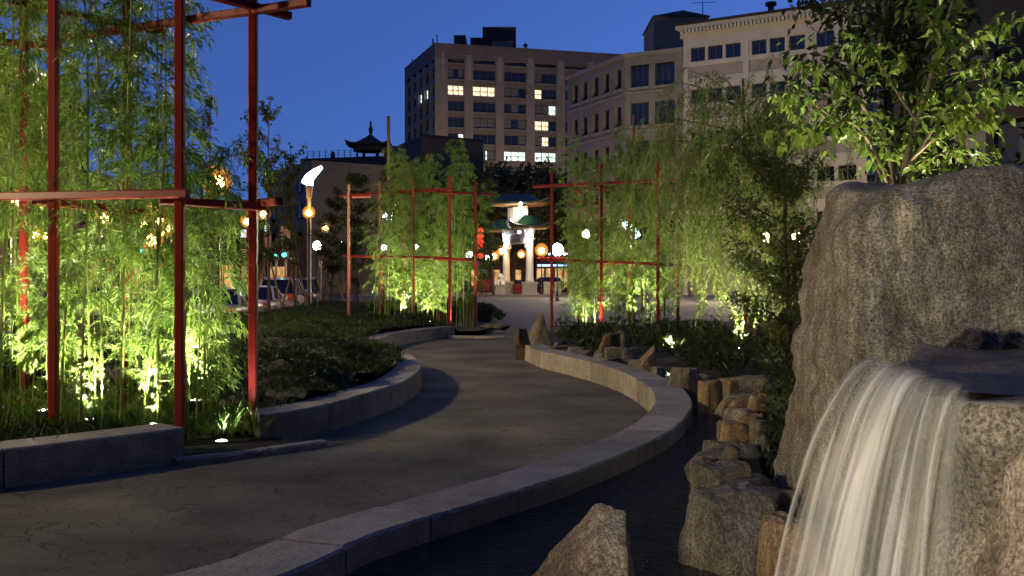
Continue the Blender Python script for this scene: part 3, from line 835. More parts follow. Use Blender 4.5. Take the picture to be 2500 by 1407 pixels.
fall = empty('waterfall', (1.2, 3.2, 0.4), 'silky white waterfall pouring off the stone lip', 'waterfall')
def water_sheet(name, y0, y1, m, throw, nu=40, nv=40, zb=-0.12, off=0.0, wob=0.012, seed=0, uv0=0.0, soft=1.0):
    """a sheet of falling water: lip point at Y, thrown towards the pool and pulled down in a parabola"""
    v = []; f = []; uv = []
    for i in range(nu + 1):
        s = i / nu; y = y0 + (y1 - y0) * s
        t_ = (y - 2.65) / (3.9 - 2.65)
        xl = 1.17 + 0.215 * t_ + off
        th = throw(t_) * (1 + 0.16 * fbm(y * 4.0, seed * 0.3, 2.0, 3, 1.5))
        lip = 0.05 * fbm(y * 7.0, 1.3, seed * 0.2, 3, 1.0)
        for j in range(nv + 1):
            q = j / nv
            # runs over the lip first, then falls
            tt = q * 0.56
            z = 1.298 - 4.9 * tt * tt
            x = xl + 0.06 + lip * (1 - q) - th * tt
            w = wob * fbm(y * 6 + seed, q * 0.8, seed, 3, 1.6) * (0.3 + q)
            yy = y + 0.03 * q * fbm(y * 2, 0, seed, 2, 1.0) - 0.10 * q * (1 - t_)
            v.append((x - 1.2 + w, yy - 3.2, z - 0.4)); uv.append((uv0 + s * (y1 - y0) * 1.0, q))
    for i in range(nu):
        for j in range(nv):
            f.append((i*(nv+1)+j, (i+1)*(nv+1)+j, (i+1)*(nv+1)+j+1, i*(nv+1)+j+1))
    me = make_mesh(name, v, f, m, True)
    va = me.attributes.new('veil', 'FLOAT', 'POINT')      # thins to nothing at the sides of each sheet
    for i in range(nu + 1):
        e = math.sin(math.pi * i / nu) ** soft
        for j in range(nv + 1):
            va.data[i*(nv+1)+j].value = e * min(1.0, 0.35 + 3.0 * j / nv) * (0.62 + 0.38 * min(1, max(0, ((y0 + (y1 - y0) * i / nu) - 2.7) / 0.6)))
    ul = me.uv_layers.new(name='UVMap')
    for lp in me.loops: ul.data[lp.index].uv = uv[lp.vertex_index]
    return link(name, me, fall)
thr = lambda t: 0.26 + 0.72 * max(0, t) ** 0.8
water_sheet('water_sheet', 2.96, 3.90, M['fall'], thr, 70, 44, seed=1, soft=0.3)
water_sheet('water_sheet', 2.62, 3.10, M['fall'], thr, 34, 40, off=0.01, seed=4, uv0=5.0, soft=1.3)
rnd = random.Random(11)
for y, w in ((3.84, 0.09), (3.66, 0.05), (3.52, 0.15), (3.43, 0.06), (3.30, 0.16), (3.13, 0.06), (3.00, 0.07), (2.88, 0.07), (2.76, 0.05)):
    water_sheet('water_thread', y - w/2, y + w/2, M['thread'], lambda t, k=rnd.uniform(0.90, 1.10): thr(t) * k, 16, 40, off=-0.012 + rnd.uniform(-0.01, 0.01), seed=y * 7, uv0=y * 3, wob=0.035, soft=1.5)

# ------------------------------------------------------------------ red trellises
def trellis(label, posts, beams, sec):
    base = posts[0][0]
    root = empty('trellis', (base.x, base.y, 0), label, 'trellis')
    for p, top in posts:
        MB().bar((p.x, p.y, -0.05), (p.x, p.y, top), sec, sec, sec * 0.12).build('post', M['red'], root)
    for a, b in beams:
        MB().bar(a, b, sec * 0.95, sec * 0.95, sec * 0.12).build('beam', M['red'], root)
    return root
near_posts = [(P(131, 0, 9.45), 4.9), (P(439, 0, 9.2), 4.9), (P(618, 0, 9.84), 4.8), (P(311, 0, 11.0), 4.85), (P(59, 0, 10.9), 4.85), (P(-190, 0, 9.8), 4.9)]
def sh(p, dx=0, dy=0, dz=0): return Vector((p.x+dx, p.y+dy, p.z+dz))
near_beams = [
    (P(-260, 484, 9.75), P(458, 473, 9.09)), (P(390, 489, 9.35), P(648, 506, 9.82)), (P(684, 492, 9.66), P(300, 521, 11.15)),
    (P(84, 489, 9.6), P(420, 528, 11.1)), (P(-260, -60, 9.8), P(470, -55, 9.12)), (P(398, -42, 9.15), P(708, 40, 10.1)),
    (P(754, 6, 9.55), P(104, 102, 11.1)), (P(20, 3, 10.4), P(402, 80, 11.25)), (P(-120, 92, 10.7), P(152, 117, 11.2))]
trellis('tall red steel trellis around the near bamboo at left', near_posts, near_beams, 0.083)

mid_posts = [(P(851, 0, 30.8), 4.5), (P(927, 0, 29.9), 4.52), (P(1009, 0, 29.2), 4.52), (P(1098, 0, 28.5), 4.52), (P(1161, 0, 29.7), 4.5),
             (P(986, 0, 31.8), 4.2), (P(1070, 0, 31.6), 4.2)]
mid_beams = [(P(895, 473, 30.3), P(1104, 462, 28.4)), (P(832, 478, 31.2), P(955, 471, 29.9)), (P(1065, 468, 28.5), P(1202, 475, 30.4)),
             (P(840, 482, 31.0), P(905, 480, 30.9)), (P(980, 470, 29.4), P(1110, 480, 31.8)),
             (P(892, 624, 30.4), P(1104, 631, 28.4)), (P(838, 624, 31.2), P(935, 628, 30.0)), (P(1062, 632, 28.6), P(1180, 636, 30.3)), (P(960, 628, 31.9), P(1100, 636, 31.5))]
trellis('red trellis around the middle bamboo, left of the lit gate', mid_posts, mid_beams, 0.082)
right_posts = [(P(1347, 0, 27.3), 4.55), (P(1468, 0, 26.0), 4.6), (P(1606, 0, 24.6), 4.5), (P(1413, 0, 29.6), 4.4), (P(1536, 0, 28.0), 4.4), (P(1655, 0, 26.8), 4.4)]
right_beams = [(P(1303, 456, 27.8), P(1672, 438, 23.9)), (P(1435, 454, 26.5), P(1530, 461, 28.4)), (P(1570, 447, 25.2), P(1660, 458, 27.0)), (P(1390, 463, 29.8), P(1600, 468, 27.3)),
               (P(1322, 633, 27.7), P(1612, 645, 24.5)), (P(1450, 640, 26.4), P(1552, 648, 28.2)), (P(1395, 641, 29.8), P(1560, 648, 27.7)), (P(1590, 646, 24.9), P(1680, 650, 26.9))]
trellis('red trellis around the right bamboo, right of the lit gate', right_posts, right_beams, 0.08)
back_posts = [(P(1821, 0, 19.6), 2.75), (P(1918, 0, 18.6), 2.9)]
trellis('short pair of red trellis posts behind the willow', back_posts, [(P(1790, 560, 19.8), P(1960, 556, 18.3))], 0.08)

# ------------------------------------------------------------------ foliage builders
def leaf_pts(p, d, n, L, W, fold=0.25, droop=0.15):
    """kite-shaped leaf: base p, direction d, face normal n"""
    s = d.cross(n)
    s = s.normalized() if s.length > 1e-6 else Vector((1, 0, 0))
    m = p + d * (L * 0.42)
    tip = p + d * L - Vector((0, 0, L * droop))
    return [p, m + s * W * 0.5 + n * W * fold, tip, m - s * W * 0.5 + n * W * fold]

class Leaves:
    def __init__(s): s.v = []; s.f = []
    def leaf(s, p, d, n, L, W, fold=0.25, droop=0.15):
        k = len(s.v); s.v += leaf_pts(p, d, n, L, W, fold, droop); s.f += [(k, k+1, k+2), (k, k+2, k+3)]
    def mesh(s, name, m): return make_mesh(name, s.v, s.f, m)

def rdir(r, zlo=-1.0, zhi=1.0):
    z = r.uniform(zlo, zhi); t = r.uniform(0, 6.2832); q = math.sqrt(max(0, 1 - z*z))
    return Vector((q * math.cos(t), q * math.sin(t), z))

def bamboo_proto(seed, H, h0, dens, leafL):
    r = random.Random(seed)
    lean = Vector((r.uniform(-0.05, 0.05), r.uniform(-0.05, 0.05), 0))
    bend = Vector((r.uniform(-1, 1), r.uniform(-1, 1), 0)).normalized() * r.uniform(0.15, 0.5)
    def at(t):  # t 0..1
        return Vector((0, 0, H * t)) + lean * H * t + bend * (t ** 4) - Vector((0, 0, 0.12 * t ** 5))
    c = MB(); pts = []; rad = []
    nodes = int(H / 0.26)
    for i in range(nodes + 1):
        t = i / nodes; rr = 0.0135 * (1 - 0.82 * t)
        pts += [at(t - 0.004) if i else at(t), at(t + 0.002)]; rad += [rr * 1.22, rr]
    c.tube(pts, rad, 6)
    lv = Leaves()
    br = MB()
    for i in range(1, nodes + 1):
        t = i / nodes; z = t * H
        if z < h0: continue
        p = at(t)
        n_br = 2 if t < 0.9 else 3
        for b in range(n_br):
            if r.random() > dens: continue
            az = r.uniform(0, 6.283)
            L = r.uniform(0.28, 0.62) * (1.1 - 0.55 * abs(t - 0.5))
            up = r.uniform(0.5, 1.1)
            d = Vector((math.cos(az), math.sin(az), up)).normalized()
            q = p.copy(); prev = p.copy(); path = [p]
            for k in range(5):
                d = (d + Vector((0, 0, -0.28))).normalized()
                q = q + d * (L / 5); path.append(q.copy())
                if k >= 1:
                    for _ in range(r.randint(5, 8) if k < 4 else 9):
                        ld = (d * 0.7 + rdir(r) * 0.8 + Vector((0, 0, -0.35))).normalized()
                        nn = (Vector((0, 0, 1)) + rdir(r) * 0.5).normalized()
                        lv.leaf(q + rdir(r) * 0.05, ld, nn, leafL * r.uniform(0.6, 1.15), 0.0175 * r.uniform(0.8, 1.25), 0.2, r.uniform(0.05, 0.35))
            br.tube(path, [0.004, 0.0035, 0.003, 0.0025, 0.002, 0.0015], 3, False)
    c.add(br.v, br.f)
    root = empty('bamboo', (0, 0, 0))
    cm = make_mesh('culm', c.v, c.f, M['culm'], True)
    link('culm', cm, root)
    fo = link('foliage', lv.mesh('foliage', M['bamboo']), root); fo['kind'] = 'stuff'
    return root

protos = [bamboo_proto(s, H, h0, d, L) for s, H, h0, d, L in
          ((1, 5.6, 1.2, 0.92, 0.13), (2, 5.2, 0.7, 0.95, 0.125), (3, 5.9, 1.5, 0.9, 0.13), (4, 4.6, 0.6, 0.95, 0.12), (5, 3.3, 0.45, 1.0, 0.125), (6, 2.6, 0.3, 1.0, 0.12))]
used = set()
def plant(k, x, y, z, rz, s, label, group, tilt=(0, 0)):
    o = protos[k] if k not in used else copy_tree(protos[k])
    used.add(k)
    o.name = 'bamboo'
    o.location = (x, y, z); o.rotation_euler = (tilt[0], tilt[1], rz); o.scale = (s, s, s)
    tag(o, label, 'bamboo', group)
    return o
r = random.Random(77)
spots = []
def scatter(n, xa, xb, ya, yb, mind):
    out = []; tries = 0
    while len(out) < n and tries < 6000:
        tries += 1
        x, y = r.uniform(xa, xb), r.uniform(ya, yb)
        if all((x-a)**2 + (y-b)**2 > mind**2 for a, b in out): out.append((x, y))
    return out
lab = 'slender leafy bamboo cane inside the near left red trellis'
for x, y in scatter(50, -7.3, -3.2, 9.6, 12.2, 0.23):
    if 1250 + x / y * F > 425: continue
    plant(r.choice([0, 1, 2, 2, 3, 0]), x, y, 0.12, r.uniform(0, 6.28), r.uniform(0.88, 1.1), lab, 'bamboo canes in the near trellis', (r.gauss(0, 0.03), r.gauss(0, 0.03)))
for px, py, k, s in ((455, 10.1, 4, 1.0), (480, 9.75, 4, 0.85), (500, 10.3, 4, 0.9), (470, 10.6, 4, 0.98), (520, 10.0, 5, 0.95), (440, 9.9, 5, 1.1), (425, 10.4, 4, 1.05), (530, 10.5, 5, 1.0), (462, 10.4, 5, 1.2), (498, 9.9, 5, 1.1)):
    plant(k, (px - 1250) / F * py, py, 0.1, r.uniform(0, 6.28), s, 'short arching bamboo shoot between the two right posts of the near trellis', 'arching bamboo by the near corner post', (r.gauss(0, 0.04), r.uniform(0.0, 0.05)))
for x, y in scatter(7, -6.4, -3.1, 9.5, 10.4, 0.3) + [((px_ - 1250) / F * py_, py_) for px_, py_ in ((385, 9.95), (352, 9.7), (232, 10.2), (205, 9.9), (120, 10.5), (96, 10.2), (300, 10.2))]:
    plant(5, x, y, 0.1, r.uniform(0, 6.28), r.uniform(0.38, 0.6), 'low young bamboo shoot over the uplights of the near trellis', 'low bamboo shoots in the near trellis')
lab = 'leafy bamboo cane inside the red trellis left of the gate'
for x, y in scatter(46, -4.1, -1.2, 28.9, 31.9, 0.2):
    if x > -1.95 and y < 29.6: continue
    plant(r.choice([0, 1, 1, 3, 3, 2]), x, y, 0.1, r.uniform(0, 6.28), r.uniform(0.8, 0.98), lab, 'bamboo canes left of the gate')
lab = 'leafy bamboo cane inside the red trellis right of the gate'
for x, y in scatter(40, 1.35, 4.3, 25.4, 29.4, 0.22):
    if x < 1.6: continue
    plant(r.choice([0, 1, 2, 3]), x, y, 0.1, r.uniform(0, 6.28), r.uniform(0.8, 1.0), lab, 'bamboo canes right of the gate')
for px, py in ((1405, 26.6), (1425, 26.4), (1440, 26.9), (1418, 27.4), (1450, 27.2), (1432, 26.1)):
    plant(r.choice([4, 5]), (px - 1250) / F * py, py, 0.1, r.uniform(0, 6.28), 0.95, 'short bamboo shoot beside the bright uplight of the right trellis', 'bamboo shoots at the right trellis')
for k in range(6):
    if k not in used:
        for ch in list(protos[k].children): bpy.data.objects.remove(ch)
        bpy.data.objects.remove(protos[k])

# juniper mass, grasses and bank plants: nobody could count these
def blades(name, label, cat, spots, m, n, L, W, seed, spread=0.9, up=0.5, curve=0.3):
    rr = random.Random(seed); lv = Leaves()
    for (x, y, z, k) in spots:
        for _ in range(n):
            d = rdir(rr, -0.1, 1.0); d = (d * spread + Vector((0, 0, up))).normalized()
            nn = rdir(rr)
            lv.leaf(Vector((x, y, z)) + rdir(rr) * 0.03, d, nn, L * k * rr.uniform(0.6, 1.3), W * k * rr.uniform(0.7, 1.3), 0.1, curve * rr.random())
    o = link(name, lv.mesh(name, m))
    tag(o, label, cat, kind='stuff')
    return o
rr = random.Random(5)
sp = []
for a, b, rad, hh in domes:
    n = 130 if b < 19 else (70 if b < 28 else 45)
    for _ in range(n):
        q = math.sqrt(rr.random()) * rad; t = rr.uniform(0, 6.28)
        x, y = a + q * math.cos(t), b + q * math.sin(t)
        if not in_poly(x, y, bed_left): continue
        sp.append((x, y, 0.14 + dome_h(x, y) * 0.78, 1.0 if b < 19 else 1.35))
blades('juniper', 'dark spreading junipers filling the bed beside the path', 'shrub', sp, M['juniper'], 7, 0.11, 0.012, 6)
sp = []
for _ in range(1500):
    x, y = rr.uniform(-7.4, -2.95), rr.uniform(7.2, 9.6)
    if in_poly(x, y, bed_left): sp.append((x, y, 0.16, rr.uniform(0.8, 1.3) * (1.0 if x < -3.6 else 0.6)))
blades('ground_cover', 'low dark ground cover behind the straight wall at left', 'ground cover', sp, M['juniper'], 7, 0.16, 0.011, 7)
sp = []
for _ in range(900):
    x, y = rr.uniform(-6.8, -2.3), rr.uniform(9.3, 11.8)
    if in_poly(x, y, bed_left): sp.append((x, y, 0.13, rr.uniform(0.7, 1.5)))
blades('grass', 'grass under the near bamboo', 'grass', sp, M['grass'], 6, 0.20, 0.009, 8, 0.6, 0.9)
sp = []
for _ in range(60):
    c = rr.choice([G(515, 1080), G(580, 1082), G(600, 1074), G(485, 1090)])
    sp.append((c.x + rr.gauss(0, 0.10), c.y + 0.12 + rr.gauss(0, 0.08), 0.10, rr.uniform(0.8, 1.5)))
blades('tuft_grass', 'strappy grass tufts around the small ground light by the kerb', 'grass', sp, M['grass'], 5, 0.19, 0.014, 9, 0.7, 0.8, 0.5)
sp = []
for _ in range(700):
    x, y = rr.gauss(-1.15, 0.35), rr.gauss(37.5, 1.6)
    d = ((x+1.15)/0.9)**2 + ((y-37.5)/4)**2
    if d < 1: sp.append((x, y, 0.05 + 0.35 * (1 - d), 1.3))
blades('grass_mound', 'rounded green grass mound at the end of the middle bed', 'grass', sp, M['grass'], 6, 0.22, 0.02, 10)
sp = []
for _ in range(900):
    x, y = rr.uniform(1.6, 3.2), rr.uniform(6.9, 10.6)
    if 1250 + x / y * F < 1868: continue
    sp.append((x, y, 0.1 + 0.75 * rr.random() * min(1, (x - 1.5) * 1.6), rr.uniform(0.7, 1.3)))
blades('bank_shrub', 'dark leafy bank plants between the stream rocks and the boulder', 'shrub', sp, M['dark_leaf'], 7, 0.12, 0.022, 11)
sp = []
for _ in range(1100):
    x, y = rr.uniform(1.1, 4.8), rr.uniform(18, 25.5)
    if not in_poly(x, y, bed_right): continue
    sp.append((x, y, 0.1 + 0.5 * rr.random() * (0.4 + 0.6 * abs(math.sin(x * 2.1 + y))), rr.uniform(0.8, 1.4)))
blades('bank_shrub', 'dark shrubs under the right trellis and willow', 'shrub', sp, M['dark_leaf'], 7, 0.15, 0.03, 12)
sp = []
for _ in range(1500):
    y = rr.uniform(9.5, 19); x = rr.uniform(1.2, 5.2)
    if not in_poly(x, y, bed_right) or (y < 13.5 and 1250 + x / y * F < 1880) or x < 2.6: continue
    sp.append((x, y, 0.24 + 0.30 * rr.random() * (0.35 + 0.65 * abs(math.sin(x * 1.7 + y * 1.3))), rr.uniform(0.8, 1.4)))
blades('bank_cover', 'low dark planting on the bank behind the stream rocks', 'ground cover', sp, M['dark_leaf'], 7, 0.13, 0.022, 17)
sp = []
for _ in range(120):
    c = rr.choice([P(1865, 897, 17.0), P(1840, 880, 17.4), P(1900, 885, 17.2)])
    sp.append((c.x + rr.gauss(0, 0.12), c.y + rr.gauss(0, 0.12), c.z + rr.gauss(0, 0.08), rr.uniform(0.6, 1.2)))
blades('flowers', 'pale blossoms glowing over the uplight under the willow', 'flower', sp, M['petal'], 4, 0.06, 0.04, 13)

rr = random.Random(404)
lv = Leaves()
for _ in range(170):
    if rr.random() < 0.6:
        p = rr.choice(mws[:60]); x, y = p.x + abs(rr.gauss(0, 0.35)), p.y - abs(rr.gauss(0, 0.3))
    else: x, y = rr.uniform(-3.2, 1.2), rr.uniform(4.5, 16)
    if in_poly(x, y, path_poly) and not in_poly(x, y, bed_left):
        lv.leaf(Vector((x, y, 0.006)), rdir(rr, -0.05, 0.12), (Vector((0, 0, 1)) + rdir(rr) * 0.3).normalized(), rr.uniform(0.05, 0.10), 0.018, 0.2, 0.0)
tag(link('fallen_leaves', lv.mesh('fallen_leaves', M['dry_leaf'])), 'dry bamboo leaves fallen on the path', 'leaves', kind='stuff')

# ------------------------------------------------------------------ uplights
def uplight(label, p, watts, aim=(0, 0, 1), size=110, color=(1.0, 0.93, 0.66), group='garden uplights', r_=0.07, blend=0.7, stand=0.0, sink=0.13):
    p = Vector(p) - Vector((0, 0, sink))
    root = empty('uplight', p, label, 'uplight', group)
    h = MB(); h.lathe([(r_*0.72, 0.0), (r_*0.8, 0.02), (r_, 0.10), (r_*1.05, 0.13), (r_*0.93, 0.13), (r_*0.9, 0.105)], (0, 0, 0), 14)
    h.tube([(0, 0, -0.12 - stand), (0, 0, 0.02)], 0.014, 6)
    h.build('housing', M['black'], root, True, world=False)
    MB().lathe([(0.001, 0.108), (r_*0.88, 0.118), (r_*0.7, 0.130), (r_*0.4, 0.138), (0.002, 0.142)], (0, 0, 0), 14).build('lens', M['lens'], root, True, world=False)
    L = bpy.data.lights.new('bulb', 'SPOT'); L.energy = watts; L.color = color; L.spot_size = R(size); L.spot_blend = blend; L.shadow_soft_size = 0.05
    lo = bpy.data.objects.new('bulb', L); col.objects.link(lo); lo.parent = root
    lo.location = (0, 0, 0.24)
    lo.rotation_euler = Vector(aim).normalized().to_track_quat('-Z', 'Y').to_euler()
    return root
uplight('small ground light shining on the nearest red corner post', G(541, 1094) + Vector((0, 0, 0.0)), 90, (0.45, 0.18, 1), 100, (1, 0.95, 0.85), sink=0.06)
uplight('uplight among bamboo leaves, nearest to the second red post', P(372, 1018, 9.75), 982, (0.08, 0.12, 1), 84, sink=0.2)
uplight('uplight among bamboo leaves between the two left red posts', P(218, 1006, 10.0), 982, (0.0, 0.12, 1), 84, sink=0.2)
uplight('uplight among bamboo leaves just left of the first red post', P(108, 985, 10.3), 772, (0.0, 0.1, 1), 84, sink=0.2)
uplight('uplight hidden in leaves at the left edge of the near bamboo', P(-60, 990, 10.2), 792, (0.05, 0.1, 1), 84, sink=0.2)
uplight('uplight behind the corner post lighting the arching shoots', P(478, 960, 10.35), 726, (0.1, -0.05, 1), 90, sink=0.2)
uplight('uplight at the kerb end of the middle bamboo', P(1130, 806, 28.6), 588, (-0.35, 0.15, 1))
uplight('uplight deep in the middle bamboo', P(988, 772, 30.0), 1050, (0, 0.05, 1))
uplight('uplight between the canes in the centre of the middle bamboo', P(1050, 785, 30.2), 800, (0, 0.05, 1))
uplight('uplight at the left end of the middle bamboo', P(915, 772, 30.6), 765, (0.05, 0.05, 1))
uplight('bright uplight at the foot of the right bamboo', P(1440, 822, 25.8), 1326, (-0.05, 0.15, 1))
uplight('uplight under the left half of the right bamboo', P(1385, 810, 27.6), 800, (0.05, 0.05, 1))
uplight('uplight at the back of the right bamboo', P(1560, 800, 26.6), 1216, (0.05, 0.1, 1))
uplight('uplight among blossoms under the willow', P(1862, 888, 16.7), 260, (-0.1, 0.15, 1))
uplight('small uplight low under the hanging willow strands', P(1634, 884, 17.0), 420, (0.15, 0.25, 1))
uplight('uplight under the tree between the willow and the boulder', P(1912, 872, 14.2), 420, (0.05, -0.05, 1), 100)
uplight('uplight beside the willow trunk', P(1800, 850, 17.3), 750, (0.1, 0.15, 1))
uplight('uplight behind the boulder shining into the broad-leaved tree', Vector((2.58, 7.05, 0.35)), 1100, (-0.02, 0.0, 1), 90, (1.0, 0.9, 0.6))

# ------------------------------------------------------------------ willow
def limb(mb, p, d, L, r0, rr, gravity=0.0, n=7, wob=0.12):
    pts = [p.copy()]; rad = [r0]
    for i in range(n):
        d = (d + rdir(rr) * wob + Vector((0, 0, -gravity))).normalized()
        p = p + d * (L / n); pts.append(p.copy()); rad.append(r0 * (1 - (i+1) / n * 0.8))
    mb.tube(pts, rad, 6)
    return pts
def willow(label, base, H, seed):
    rr = random.Random(seed)
    root = empty('willow', base, label, 'tree')
    t = MB(); trunk = limb(t, Vector((0, 0, -0.1)), Vector((0, 0, 1)), H * 0.80, 0.085, rr, 0, 9, 0.05)
    lv = Leaves(); tw = MB()
    for k in range(42):
        q = rr.uniform(0.36, 1.0); p = trunk[0].lerp(trunk[-1], q)
        p = trunk[min(len(trunk)-1, int(q * (len(trunk)-1)))]
        az = rr.uniform(0, 6.283)
        left = 0.45 if rr.random() < 0.55 else 0
        d = Vector((math.cos(az) - left, math.sin(az) - left * 0.4, rr.uniform(0.5, 1.5))).normalized()
        pts = limb(t, p, d, rr.uniform(0.8, 2.0), 0.022, rr, 0.10, 7, 0.12)
        for j in range(2, len(pts)):
            for s in range(3):
                q0 = pts[j] + rdir(rr) * 0.12
                low = min(q0.z - 0.15, rr.uniform(0.5, 2.4) if q0.x < 0 else rr.uniform(0.3, 1.4))
                if q0.x < -0.7: low = min(low * 1.3, q0.z - 0.25)
                L = max(0.3, low)
                out = Vector((q0.x, q0.y, 0)); out = out.normalized() if out.length > 0.01 else Vector((1, 0, 0))
                n = max(6, int(L / 0.055)); line = []
                dd = out * 0.35 + Vector((0, 0, 0.3)); sway = Vector((rr.gauss(0, 0.10), rr.gauss(0, 0.10), 0))
                pp = q0.copy()
                for i in range(n):
                    dd = (dd + Vector((0, 0, -0.35)) + sway + rdir(rr) * 0.16).normalized()
                    pp = pp + dd * 0.055; line.append(pp.copy())
                    if pp.z < 0.15: break
                    for _ in range(2):
                        ld = (Vector((0, 0, -0.8)) + rdir(rr) * 0.8).normalized()
                        lv.leaf(pp, ld, rdir(rr), rr.uniform(0.07, 0.13), 0.017, 0.15, 0.05)
                tw.tube(line[::3] + [line[-1]], 0.0018, 3, False)
    t.build('trunk', M['bark'], root, True, world=False)
    tw.build('twigs', M['culm'], root, world=False)
    o = link('crown', lv.mesh('crown', M['willow']), root); o['kind'] = 'stuff'
    return root
willow('weeping willow with hanging strands left of the boulder', (P(1848, 880, 18.4).x, 18.4, 0.1), 6.6, 21)

# ------------------------------------------------------------------ broad-leaved tree behind the boulder
bt = empty('broad_leaved_tree', (2.78, 7.0, 0.2), 'young broad-leaved tree lit from below behind the boulder', 'tree')
def L2(x, y, D): return P(x, y, D) - Vector((2.78, 7.0, 0.2))
stems = [
    ([(2190, 700, 7.0), (2205, 430, 7.0), (2240, 300, 7.0), (2275, 180, 6.95), (2300, 90, 6.9), (2345, -60, 6.9)], 0.028),
    ([(2195, 560, 7.0), (2150, 400, 6.95), (2080, 300, 6.8), (2010, 320, 6.7), (1945, 330, 6.6)], 0.016),
    ([(2195, 520, 7.0), (2165, 360, 7.1), (2100, 250, 7.1), (2030, 180, 7.0), (1960, 155, 6.9)], 0.016),
    ([(2210, 420, 7.0), (2290, 300, 6.9), (2350, 250, 6.8), (2430, 230, 6.8), (2480, 235, 6.8)], 0.013),
    ([(2215, 400, 7.0), (2280, 340, 6.7), (2350, 280, 6.6), (2400, 300, 6.5)], 0.011),
    ([(2240, 300, 7.0), (2180, 210, 7.2), (2130, 130, 7.3), (2110, 110, 7.3)], 0.011),
    ([(2275, 180, 6.95), (2350, 110, 7.2), (2430, 60, 7.4), (2520, 40, 7.5)], 0.013),
    ([(2275, 190, 6.95), (2360, 170, 7.4), (2440, 150, 7.6), (2500, 170, 7.7)], 0.012),
    ([(2190, 520, 7.0), (2110, 350, 7.6), (2010, 270, 7.8), (1950, 230, 7.9), (1925, 250, 7.9)], 0.013),
    ([(2205, 430, 7.0), (2260, 390, 7.3), (2330, 370, 7.5), (2400, 390, 7.6)], 0.011),
    ([(2195, 480, 7.0), (2250, 440, 6.6), (2320, 410, 6.5)], 0.009),
    ([(2300, 90, 6.9), (2260, 30, 7.0), (2240, -40, 7.0)], 0.010)]
rr = random.Random(31)
anchors = []
for i, (pts, r0) in enumerate(stems):
    q = [L2(*p) for p in pts]
    # smooth
    fine = []
    for k in range(len(q) - 1):
        p0 = q[max(0, k-1)]; p1 = q[k]; p2 = q[k+1]; p3 = q[min(len(q)-1, k+2)]
        for s in range(6):
            t = s / 6
            fine.append(0.5 * ((2*p1) + (p2-p0)*t + (2*p0-5*p1+4*p2-p3)*t*t + (3*p1-p0-3*p2+p3)*t**3))
    fine.append(q[-1])
    MB().tube(fine, [r0 * (1 - 0.75 * k / (len(fine)-1)) for k in range(len(fine))], 7).build('trunk' if i == 0 else 'branch', M['twig'], bt, True, world=False)
    n0 = 8 if i == 0 else 5
    for k in range(n0, len(fine)):
        d = (fine[k] - fine[k-1]).normalized()
        anchors.append((fine[k], d))
        for s in range(2):
            tip = fine[k] + (d * 0.5 + rdir(rr, -0.4, 0.8)).normalized() * rr.uniform(0.05, 0.22)
            anchors.append((tip, (tip - fine[k]).normalized()))
def broad_leaf_mesh(name, curl):
    v = []; f = []
    prof = [(0, 0.0), (0.12, 0.26), (0.32, 0.46), (0.55, 0.44), (0.78, 0.25), (1.0, 0.0)]
    for t, w in prof:
        zc = -curl * t * t
        v += [(t, -w * 0.55, zc + w * 0.16), (t, 0, zc), (t, w * 0.55, zc + w * 0.16)]
    for i in range(len(prof) - 1):
        a = i * 3
        f += [(a, a+1, a+4, a+3), (a+1, a+2, a+5, a+4)]
    return make_mesh(name, v, f, M['broad'], True)
leaf_meshes = [broad_leaf_mesh('leaf', c) for c in (0.1, 0.25, 0.4)]
far = Leaves(); cnt = 0
items = []
for p, d in anchors:
    for s in range(3):
        ld = (d * 0.5 + rdir(rr, -0.9, 0.3) * 0.9 + Vector((0, 0, -0.45))).normalized()
        items.append((p + rdir(rr) * 0.035, ld, rr.uniform(0.055, 0.112)))
items.sort(key=lambda q: q[0].y - 0.5 * rr.random())
for p, ld, L in items:
    up = (Vector((0, 0, 1)) + rdir(rr) * 0.6).normalized()
    y = up.cross(ld)
    if y.length < 1e-3: continue
    y.normalize(); z = ld.cross(y)
    if cnt < 300:
        o = link('leaf', rr.choice(leaf_meshes), bt)
        o.rotation_mode = 'QUATERNION'
        o.rotation_quaternion = Matrix((ld, y, z)).transposed().to_quaternion()
        o.location = p; o.scale = (L, L, L); cnt += 1
    else:
        far.leaf(p, ld, z, L, L * 0.5, 0.2, 0.15)
o = link('foliage', far.mesh('foliage', M['broad']), bt); o['kind'] = 'stuff'

